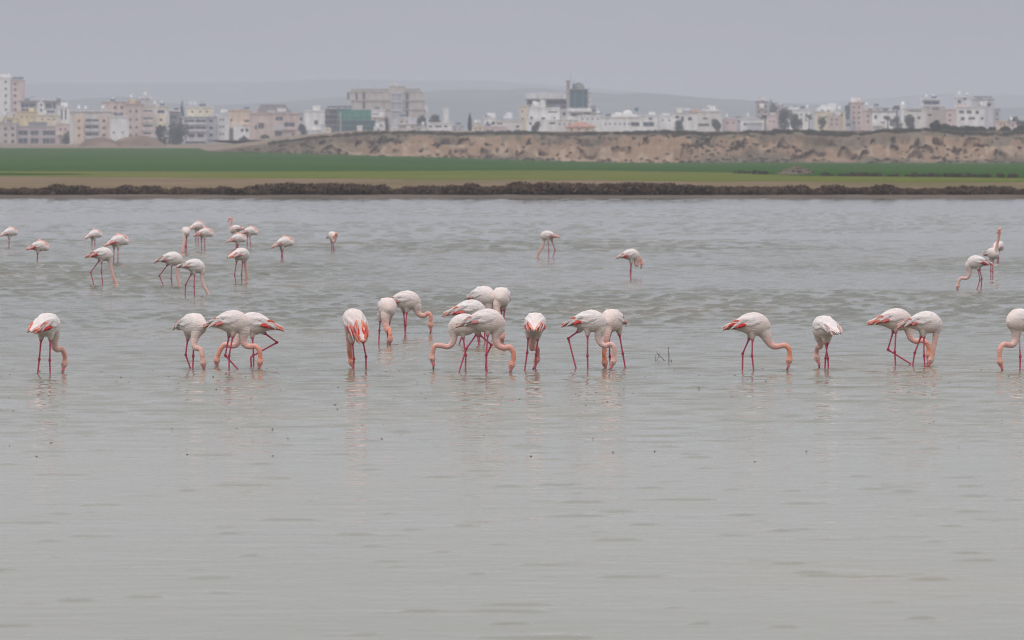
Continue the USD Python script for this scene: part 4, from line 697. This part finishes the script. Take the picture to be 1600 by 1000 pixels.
    # folded wings, each a shell with feather folds and a loose lower edge
    for sgn in (-1, 1):
        nu, nv = 34, 13; U, Vv = np.meshgrid(np.linspace(0, 1, nu), np.linspace(0, 1, nv), indexing='ij')
        x = .215 - U * .595; a1 = np.interp(U, [0, .12, .35, .6, .8, 1], [1.05, 1.55, 1.85, 1.72, 1.62, 1.52]) + .05 * np.sin(U * 46) * sstep(.25, .5, U)
        a0 = np.interp(U, [0, .2, 1], [.55, .10, .06]); A = a0 + (a1 - a0) * Vv
        p = trunk_pt(np.clip(x, -.36, .3), A); ext = np.clip(-.36 - x, 0, 1); p[..., 0] -= ext; p[..., 2] -= ext * .7; 
        c = np.stack([x, 0 * x, np.interp(x, TS[:, 0], (TS[:, 1] + TS[:, 2]) / 2)], -1); out = p - c; out[..., 0] = 0; out /= np.linalg.norm(out, axis=-1, keepdims=True) + 1e-9
        fold = .008 * np.sin(Vv * 17 + U * 9 + 2.2 * meshkit.noise(np.stack([U * 5, Vv * 4, U * 0 + wx], -1))) * sstep(.15, .4, U)
        th = .016 * sstep(0, .18, U) * sstep(0, .25, Vv) + fold - .008; th = np.where(Vv > .99, -.012, th)
        p = p + out * th[..., None]; p[..., 1] *= sgn; p = T(p.reshape(-1, 3)).reshape(nu, nv, 3)
        nz = meshkit.fbm(np.stack([U * 9, Vv * 7, U * 0 + wx + sgn], -1), 3, 4)
        wc = WHITE + (PINKW - WHITE) * np.clip(.05 + .5 * warm + 1.4 * (nz - .5), 0, 1)[..., None]
        pr = sstep(.46, .62, U) * (1 - sstep(.74, .86, U)) * sstep(.52, .8, Vv + .5 * (nz - .5)) * red
        pc = sstep(.66, .9, U + .25 * (nz - .5)) * sstep(.25, .7, Vv + .35 * (U - .7)) * coral
        wc = wc + (CORAL - wc) * pc[..., None]; wc = wc + (RED - wc) * np.clip(pr, 0, 1)[..., None]
        vv, ff = quadmesh(p); ff = ff[:, ::-1] if sgn > 0 else ff
        wg = obj('wing', (vv, ff), plume_m, t, smooth=True, color=np.clip(wc.reshape(-1, 3), 0, 1))
        for q in range(21 if pitch > .4 else 13):           # loose feathers: white drapes, red coverts, coral tips
            kind = ('drape', 'drape', 'drape', 'drape', 'red', 'red', 'red', 'red', 'tip', 'tip', 'tip', 'tip', 'tip', 'fan', 'fan', 'fan', 'fan', 'fan', 'fan', 'fan', 'fan')[q]
            if kind == 'red' and red < .15 or kind == 'tip' and coral < .12: continue
            bx_, an, ln, wd, dz = {'drape': (-.03 - .05 * (q % 4), 1.2 + .14 * (q % 3), .16, .028, -.52), 'red': (-.06 - .038 * (q - 4), 1.62 + .14 * r.random(), .105, .028, -.40), 'tip': (-.155 - .03 * (q - 8), 1.0 + .17 * (q - 8), .112, .026, -.42), 'fan': (-.10 - .022 * (q - 13), .22 + .19 * ((q - 13) % 5), .15, .030, -.62)}[kind]
            if kind == 'red': ln *= .55 + .6 * red
            ln *= r.uniform(.85, 1.15); p0 = trunk_pt(np.array([bx_]), np.array([an]))[0] * [1, 1.06, 1.02]; f_ = np.linspace(0, 1, 6)
            cl_ = p0 + np.stack([-ln * f_, .012 * np.sin(f_ * 3.1) + .010 * r.normal() * f_ - .3 * p0[1] * f_ * ln / .2, ln * (dz + .07 * r.normal()) * f_ + .012 * np.sin(f_ * 3.1)], -1)
            w_ = wd * np.sin(np.linspace(.5, 2.95, 6))[:, None]; up = np.array([0, math.cos(an) * .5, math.sin(an)]); nn_ = np.array([0, math.sin(an), -.5 * math.cos(an) * 0 + math.cos(an)]) * .006
            ring = np.stack([cl_ + up * w_, cl_ + nn_, cl_ - up * w_, cl_ - nn_, cl_ + up * w_], 1); ring[..., 1] *= sgn; fv, ffc = quadmesh(T(ring.reshape(-1, 3)).reshape(6, 5, 3))
            bc0 = WHITE * r.uniform(.93, 1.03); fc_ = bc0 if kind == 'drape' else bc0 + ((RED if kind == 'red' or (kind == 'fan' and q % 3 == 0) else CORAL * r.uniform(.85, 1.1)) - bc0) * (min(1, .35 + .75 * red) if kind == 'red' else min(1, .25 + .85 * coral))
            obj('feather', (fv, ffc if sgn > 0 else ffc[:, ::-1]), plume_m, wg, smooth=True, color=np.tile(np.clip(fc_, 0, 1), (len(fv), 1)))
    # bill: bent in the middle, dark tip
    down = np.array([0, 0, -1.0]); bk = bt - hd; L_ = max(np.linalg.norm(bk), .08 * k); side_ = np.cross(hv, [0, 1, 0] if abs(hv[1]) < .8 else [1, 0, 0]); b0 = hd + hv * .045 * k; b1 = hd + hv * .55 * L_ + side_ * .010; b2 = hd + hv * min(L_, .155 * k)
    bmf = Manifold.batch_hull([ball(b0, .029 * k, 10), ball(b1, .022 * k, 10)]) + Manifold.batch_hull([ball(b1, .022 * k, 10), ball(b2, .010 * k, 10)]); bms = from_m(bmf)
    f = (np.array(bms.vertices) - b0) @ hv / max((b2 - b0) @ hv, 1e-6)
    bc_ = np.array((.74, .25, .26)) + (np.array((.03, .025, .025)) - np.array((.74, .25, .26))) * sstep(.72, .82, f)[:, None]
    obj('bill', bms, bill_m, t, smooth=40, color=None) if False else obj('bill', bms, bill_m, t, smooth=True, color=bc_)
    for sg in (-1, 1):
        e = trimesh.creation.icosphere(1, .008 * k); w = np.cross(hv, side_); e.apply_translation(hd + hv * .012 * k + side_ * -.012 + w * sg * .049 * k); obj('eye', e, eye_m, t, smooth=True)
    return t
ZA, ZB, ZC, ZD, ZE = (6.957, 0, 330), (6.957, 220, 330), (10, 420, 330), (8, 820, 340), (7.693, 1460, 340)
ZF, ZG, ZH, ZI, ZJ, ZK, ZL, ZM = (6.67, 30, 470), (7.145, 260, 470), (5.883, 520, 440), (5.555, 650, 430), (7.143, 860, 470), (7.141, 1110, 470), (7.14, 1340, 470), (7.1375, 1520, 470)
FR, FA = None, None
# nearest row, left to right
flamingo('white flamingo with bright red wing edge, leftmost of the near row', ZF, (270, 768), (278, 256, 62, 3), [(350, 345), (352, 420), (358, 488), (385, 515), (425, 506), (450, 550), (456, 600)], (450, 665), (418, 745), [[(230, 370), (208, 610), (190, 760)], [(328, 370), (320, 620), (325, 775)]], warm=.45, coral=.8, red=1.0)
flamingo('pale peach flamingo turned to the camera, leftmost of the trio in the near row', ZG, (280, 762), (285, 268, -52, 0), [(345, 345), (322, 430), (322, 505), (362, 525), (400, 535), (412, 600)], (424, 685), (424, 765), [[(238, 395), (210, 605), (265, 755)], [(312, 395), (303, 610), (298, 760)]], warm=.35, coral=.15, red=.1)
flamingo('large pink-grey flamingo in profile facing right, middle of the near left trio', ZG, (712, 770), (708, 235, -10, 0), [(868, 330), (858, 420), (880, 490), (935, 510), (990, 505), (1035, 540), (1050, 600)], (1046, 680), (1022, 770), [[(705, 355), (655, 610), (800, 765)], [(752, 355), (703, 610), (702, 775)]], warm=.75, coral=.5, red=.5)
flamingo('flamingo facing left with coral tail and one leg bent far back, near left trio', ZG, (990, 742), (1007, 258, 180, 2), [(850, 350), (812, 430), (775, 490), (720, 500), (650, 490), (605, 540), (580, 600)], (562, 665), (555, 750), [[(960, 370), (975, 600), (975, 740)], [(1065, 340), (1235, 465), (940, 628), (945, 730)]], warm=.65, coral=1.0, red=.8)
flamingo('flamingo seen from behind with fanned vivid coral wing feathers', ZH, (220, 815), (205, 385, 112, 30), [(150, 480), (148, 560), (148, 640), (156, 700)], (165, 745), (182, 800), [[(178, 530), (195, 710), (190, 800)], [(272, 520), (305, 690), (305, 825)]], warm=.9, coral=1.0, red=1.0, k=1.02)
flamingo('peach flamingo facing the camera with ruffled back, left of the deeper middle pair', ZH, (460, 578), (495, 240, -80, 0), [(487, 310), (490, 385), (502, 445), (520, 428), (530, 455), (531, 480)], (530, 525), (520, 580), [[(437, 335), (428, 450), (422, 570)], [(522, 345), (505, 470), (503, 575)]], warm=.8, coral=.1, red=.05, k=.98)
flamingo('flamingo facing right, bill in the water, half behind the ruffled peach one', ZH, (680, 475), (655, 172, -8, 0), [(770, 225), (775, 265), (800, 305), (845, 310), (875, 290), (900, 315), (900, 360)], (900, 395), (896, 452), [[(650, 255), (660, 400), (664, 470)], [(683, 255), (670, 400), (668, 470)]], warm=.7, coral=.6, red=.4)
flamingo('rearmost pale flamingo with fluffy tail at the top of the central cluster', ZI, (580, 575), (570, 182, -48, 0), [(630, 255), (640, 330), (650, 400), (668, 460), (682, 490)], (690, 525), (690, 575), [[(545, 270), (548, 450), (552, 570)], [(590, 275), (595, 450), (598, 570)]], warm=.3, coral=.1, red=.15)
flamingo('flamingo facing the camera at the upper right of the central cluster', ZI, (750, 575), (745, 190, -98, 0), [(705, 245), (703, 300), (712, 380), (735, 440), (745, 480)], (748, 530), (733, 592), [[(740, 275), (745, 400), (750, 540)], [(768, 275), (762, 400), (758, 540)]], warm=.6, coral=.15, red=.1, k=.97)
flamingo('flamingo with thin red shoulder mark just under the two topmost birds of the cluster', ZI, (450, 611), (452, 305, 4, 0), [(600, 350), (622, 420), (655, 490), (688, 520)], (700, 555), (690, 608), [[(440, 395), (402, 520), (370, 610)], [(500, 395), (535, 530), (548, 612)]], warm=.35, coral=.7, red=.6, k=1.03)
flamingo('flamingo facing left with its neck stretched low at the left of the central cluster', ZI, (430, 822), (448, 430, 184, 0), [(328, 470), (330, 530), (315, 590), (275, 620), (215, 610), (165, 612), (146, 660)], (142, 720), (152, 808), [[(405, 510), (432, 690), (430, 830)], [(530, 500), (655, 605), (610, 700), (605, 810)]], warm=.5, coral=.4, red=.3, k=.95)
flamingo('largest flamingo of the central cluster, facing right with orange neck and wide stride', ZI, (590, 845), (590, 397, -5, 0), [(712, 460), (692, 530), (705, 600), (760, 630), (815, 625), (845, 670), (848, 720)], (832, 775), (808, 838), [[(545, 485), (435, 640), (372, 838)], [(625, 485), (610, 690), (615, 850)]], warm=.75, coral=.4, red=.35, k=1.03)
flamingo('flamingo seen straight from behind with a jagged pink tail and hanging neck', ZI, (1010, 825), (1033, 428, 88, 2), [(1015, 520), (1008, 600), (1010, 640), (1040, 630), (1055, 650), (1056, 690)], (1050, 740), (1012, 820), [[(975, 510), (965, 670), (943, 830)], [(1060, 525), (1042, 690), (1035, 825)]], warm=.6, coral=.9, red=.8, k=.98)
flamingo('pale flamingo with one leg kinked back, front of the pair right of centre', ZJ, (415, 770), (414, 226, -12, 0), [(555, 310), (538, 400), (560, 470), (610, 500), (670, 482), (710, 515), (714, 580)], (702, 675), (650, 778), [[(340, 322), (200, 420), (290, 765)], [(415, 350), (413, 610), (418, 775)]], warm=.3, coral=.9, red=.8, k=.96)
flamingo('salmon-necked flamingo facing the camera, rear bird of the pair right of centre', ZJ, (700, 755), (700, 220, -112, 0), [(648, 245), (640, 340), (622, 430), (602, 520), (596, 590)], (603, 680), (605, 765), [[(655, 350), (662, 620), (672, 755)], [(765, 340), (808, 590), (838, 755)]], warm=1.0, coral=.3, red=.3, k=.98)
flamingo('flamingo in clean profile facing right with red wing patch and orange neck', ZK, (430, 778), (440, 260, 0, 0), [(612, 370), (648, 450), (698, 505), (760, 508), (825, 496), (870, 525), (886, 580)], (880, 660), (848, 750), [[(450, 385), (362, 590), (360, 780)], [(468, 385), (462, 610), (482, 780)]], warm=.85, coral=.8, red=1.0)
flamingo('white flamingo seen from behind with crossed legs, right of the clean profile bird', ZK, (1295, 762), (1285, 300, 114, 2), [(1228, 400), (1238, 460), (1237, 515), (1215, 512), (1203, 540), (1200, 580)], (1205, 640), (1232, 725), [[(1275, 430), (1310, 640), (1315, 755)], [(1315, 430), (1285, 640), (1278, 760)]], warm=.25, coral=.15, red=.1)
flamingo('flamingo facing right with a long bent leg, left bird of the overlapping right pair', ZL, (415, 715), (395, 209, 2, 0), [(555, 275), (572, 340), (590, 410), (640, 450), (710, 445), (770, 470), (795, 530)], (792, 600), (775, 712), [[(410, 305), (340, 545), (612, 695)], [(425, 305), (412, 570), (420, 715)]], warm=.85, coral=.8, red=.6, k=.98)
flamingo('pale flamingo with straight hanging neck, right bird of the overlapping right pair', ZL, (700, 738), (727, 240, -8, 0), [(880, 300), (872, 370), (860, 450), (845, 530), (840, 590)], (815, 660), (772, 742), [[(725, 360), (640, 580), (615, 735)], [(735, 360), (738, 610), (748, 740)]], warm=.4, coral=.5, red=.5, k=.97)
flamingo('flamingo cut by the right edge, facing left with its bill in the water', ZM, (540, 778), (555, 218, -142, 0), [(462, 270), (472, 370), (462, 450), (430, 488), (370, 485), (320, 482), (285, 530), (278, 600)], (284, 670), (312, 760), [[(505, 345), (522, 620), (520, 780)], [(610, 345), (605, 610), (600, 775)]], warm=.55, coral=.3, red=.3)
# far rows
flamingo('small resting flamingo at the far left edge of the distant row', ZA, (97, 395), (95, 232, 25, 12), None, None, None, [[(98, 285), (97, 345), (95, 395)], [(100, 285), (100, 345), (99, 395)]], warm=.3, coral=.6, red=.3, k=.86, pose='tucked')
flamingo('resting flamingo with coral tail standing on one leg at the distant left', ZA, (404, 565), (408, 383, 12, 6), None, None, None, [[(408, 440), (404, 510), (402, 565)], [(416, 440), (410, 510), (406, 565)]], warm=.5, coral=1.0, red=.9, k=.9, pose='tucked')
flamingo('small hunched flamingo between the coral-tailed one and the pale trio on the left', ZA, (1015, 380), (1015, 256, 28, 14), None, None, None, [[(1000, 305), (1000, 345), (998, 380)], [(1030, 305), (1031, 345), (1032, 380)]], warm=.2, coral=.6, red=.3, k=.86, pose='tucked')
flamingo('hunched flamingo with red tail and folded neck just behind the feeding far-left bird', ZA, (1258, 580), (1270, 325, 22, 12), None, None, None, [[(1240, 392), (1236, 520), (1235, 575)], [(1285, 392), (1283, 515), (1282, 575)]], warm=.5, coral=1.0, red=.8, k=.95, pose='tucked')
flamingo('feeding flamingo with red wing patch and straight peach neck at the distant left', ZA, (1080, 810), (1101, 467, 0, 0), [(1192, 520), (1202, 580), (1214, 650), (1238, 730), (1258, 780)], (1266, 808), (1275, 840), [[(1085, 525), (985, 665), (1020, 808)], [(1108, 530), (1105, 660), (1120, 808)]], warm=.45, coral=.9, red=1.0, k=.97)
flamingo('distant flamingo facing the camera with its neck straight down into the water', ZB, (480, 455), (490, 226, -85, 0), [(475, 262), (478, 320), (470, 380), (462, 425)], (460, 445), (458, 470), [[(485, 270), (484, 380), (482, 452)], [(500, 270), (497, 380), (495, 452)]], warm=.6, coral=.2, red=.1, k=.92)
flamingo('rear bird of the two hunched flamingos behind the far feeding pair', ZB, (610, 375), (610, 163, 35, 8), None, None, None, [[(598, 200), (598, 300), (598, 375)], [(625, 200), (625, 300), (625, 375)]], warm=.5, coral=.6, red=.3, k=.85, pose='tucked')
flamingo('front bird of the two hunched flamingos behind the far feeding pair', ZB, (680, 430), (680, 238, 10, 8), None, None, None, [[(660, 285), (660, 370), (660, 430)], [(695, 285), (695, 370), (697, 430)]], warm=.5, coral=.9, red=.5, k=.88, pose='tucked')
flamingo('distant flamingo with raised head and curved neck facing left', ZB, (1045, 385), (1040, 192, 162, -8), [(988, 225), (975, 190), (983, 140), (990, 100), (980, 76)], (963, 80), (942, 132), [[(1035, 245), (1036, 330), (1036, 385)], [(1052, 245), (1053, 330), (1053, 385)]], warm=.8, coral=.9, red=.4, k=.8, pose='raised')
flamingo('hunched flamingo directly below the one with the raised head', ZB, (1030, 440), (1040, 300, 14, 10), None, None, None, [[(1048, 350), (1045, 390), (985, 440)], [(1060, 350), (1056, 390), (1040, 440)]], warm=.4, coral=.9, red=.4, k=.87, pose='tucked')
flamingo('hunched flamingo to the right of the one with the raised head', ZB, (1175, 400), (1175, 220, 8, 6), None, None, None, [[(1160, 265), (1158, 340), (1155, 400)], [(1185, 265), (1192, 340), (1197, 398)]], warm=.4, coral=.8, red=.5, k=.84, pose='tucked')
flamingo('feeding flamingo with dull orange neck, alone below the distant hunched trio', ZB, (1070, 785), (1080, 470, 40, 2), [(1130, 520), (1138, 600), (1148, 700), (1147, 755)], (1146, 775), (1145, 800), [[(1045, 530), (1020, 690), (1035, 785)], [(1108, 530), (1095, 690), (1098, 785)]], warm=.5, coral=.9, red=.6, k=.92)
flamingo('cream feeding flamingo facing right, left bird of the far striding pair', ZB, (320, 828), (325, 517, 0, 0), [(425, 550), (412, 610), (396, 680), (406, 740), (418, 800)], (421, 822), (424, 850), [[(300, 570), (200, 700), (250, 825)], [(338, 570), (332, 730), (345, 835)]], warm=.3, coral=.3, red=.4, k=.98)
flamingo('yellowish white feeding flamingo facing right, right bird of the far striding pair', ZB, (570, 915), (567, 592, 0, -6), [(668, 655), (664, 720), (680, 800), (713, 860), (730, 900)], (736, 918), (745, 945), [[(560, 665), (485, 800), (480, 912)], [(585, 668), (582, 820), (585, 918)]], warm=.15, coral=.25, red=.2, k=.93)
flamingo('hunched pink-tailed flamingo with legs together, right of the distant left flock', ZC, (210, 805), (218, 492, 14, 14), None, None, None, [[(195, 588), (200, 690), (192, 800)], [(222, 588), (216, 720), (224, 800)]], warm=.4, coral=1.0, red=.5, k=.88, pose='tucked')
flamingo('small preening flamingo with a dark bill, alone in the distance left of centre', ZC, (995, 650), (983, 388, -66, 4), [(1000, 425), (1018, 478), (1043, 450), (1045, 385), (1052, 345)], (1062, 352), (1072, 412), [[(978, 465), (984, 570), (985, 650)], [(1000, 465), (1016, 590), (1020, 650)]], warm=.7, coral=.5, red=.3, k=.82, pose='preening')
flamingo('distant feeding flamingo facing left with a slanting pale neck, right of centre', ZD, (310, 508), (297, 224, 172, 0), [(240, 270), (236, 310), (212, 380), (175, 440), (158, 480)], (150, 498), (138, 525), [[(290, 290), (300, 410), (300, 510)], [(335, 285), (380, 405), (350, 508)]], warm=.5, coral=.8, red=.6, k=.86)
flamingo('distant one-legged flamingo with head curled down before its chest', ZD, (1322, 735), (1308, 466, 8, 4), [(1398, 520), (1388, 575), (1402, 595), (1420, 545), (1437, 505), (1455, 540)], (1460, 575), (1448, 638), [[(1328, 552), (1322, 660), (1320, 735)], [(1334, 552), (1328, 658), (1324, 735)]], warm=.6, coral=.9, red=.8, k=.9, pose='preening')
flamingo('feeding flamingo facing left with a low S-shaped neck at the distant right', ZE, (540, 868), (524, 534, 180, 0), [(408, 575), (420, 650), (410, 708), (375, 730), (330, 727), (300, 750), (290, 785)], (280, 822), (268, 868), [[(520, 600), (545, 750), (508, 868)], [(538, 600), (572, 735), (562, 872)]], warm=.3, coral=.8, red=1.0, k=.92)
flamingo('flamingo with neck held upright and dark bill at the distant right', ZE, (690, 705), (692, 432, -62, 0), [(735, 450), (736, 370), (755, 280), (768, 200), (774, 165)], (770, 145), (738, 188), [[(680, 520), (678, 640), (680, 700)], [(698, 520), (700, 650), (701, 700)]], warm=.6, coral=.9, red=.6, k=.88, pose='raised')
flamingo('hunched flamingo half hidden behind the upright-necked one at the right', ZE, (760, 550), (768, 345, 62, 6), None, None, None, [[(752, 405), (755, 490), (757, 550)], [(775, 405), (772, 490), (770, 550)]], warm=.4, coral=.5, red=.3, k=.86, pose='tucked')

# ---------------------------------------------------------------- sticks and specks
twig_m = mat('dead_wood', (.06, .045, .035), scale=20)
def stick(label, pts, rad, py):
    o = on_water(pts[0][0][0], py); s = FPX / o[1]; ms = []
    for line in pts:
        q = [np.array([(x - pts[0][0][0]) / s, .06 * k, (py - y) / s]) for k, (x, y) in enumerate(line)]; ms.append(chain(q, [rad * f for f in np.linspace(1, .6, len(q))], 7))
    t = thing('dead_stick', label, 'stick', (o[0], o[1], 0)); obj('stem', from_m(Manifold.batch_boolean(ms[:1], m3.OpType.Add)), twig_m, t, smooth=50)
    for m in ms[1:]: obj('twig', from_m(m), twig_m, t, smooth=50)
stick('thin dark stick standing upright out of the water right of centre', [[(1045.2, 568), (1045.4, 556), (1044.6, 543)], [(1048.5, 567), (1049.5, 562)]], .0065, 566)
stick('broken bent twig leaning in the water left of the upright stick', [[(1023.5, 566), (1025, 555)], [(1040, 565), (1027, 552.5), (1026.5, 549)], [(1026, 564.5), (1028.5, 559), (1031.5, 552)]], .0045, 564)
# floating specks of weed round the feeding birds
rr = np.random.default_rng(12); sp = []
for k in range(190):
    px = rr.uniform(-20, 1620); py = 575 + abs(rr.normal(0, 26)) + (rr.random() < .25) * rr.uniform(0, 120); o = on_water(px, py)
    c = trimesh.creation.icosphere(1, 1.0); w_ = rr.uniform(.003, .0065); c.vertices *= [w_ * rr.uniform(1, 2.6), w_ * rr.uniform(1, 2.5), w_ * .8]; c.vertices *= 1 + .4 * (rr.random((len(c.vertices), 1)) - .5); c.apply_translation([o[0], o[1], .003]); sp.append(c)
struct('floating_weed', sp, twig_m, kind='stuff', label='dark specks of weed and mud floating around the near row of birds')
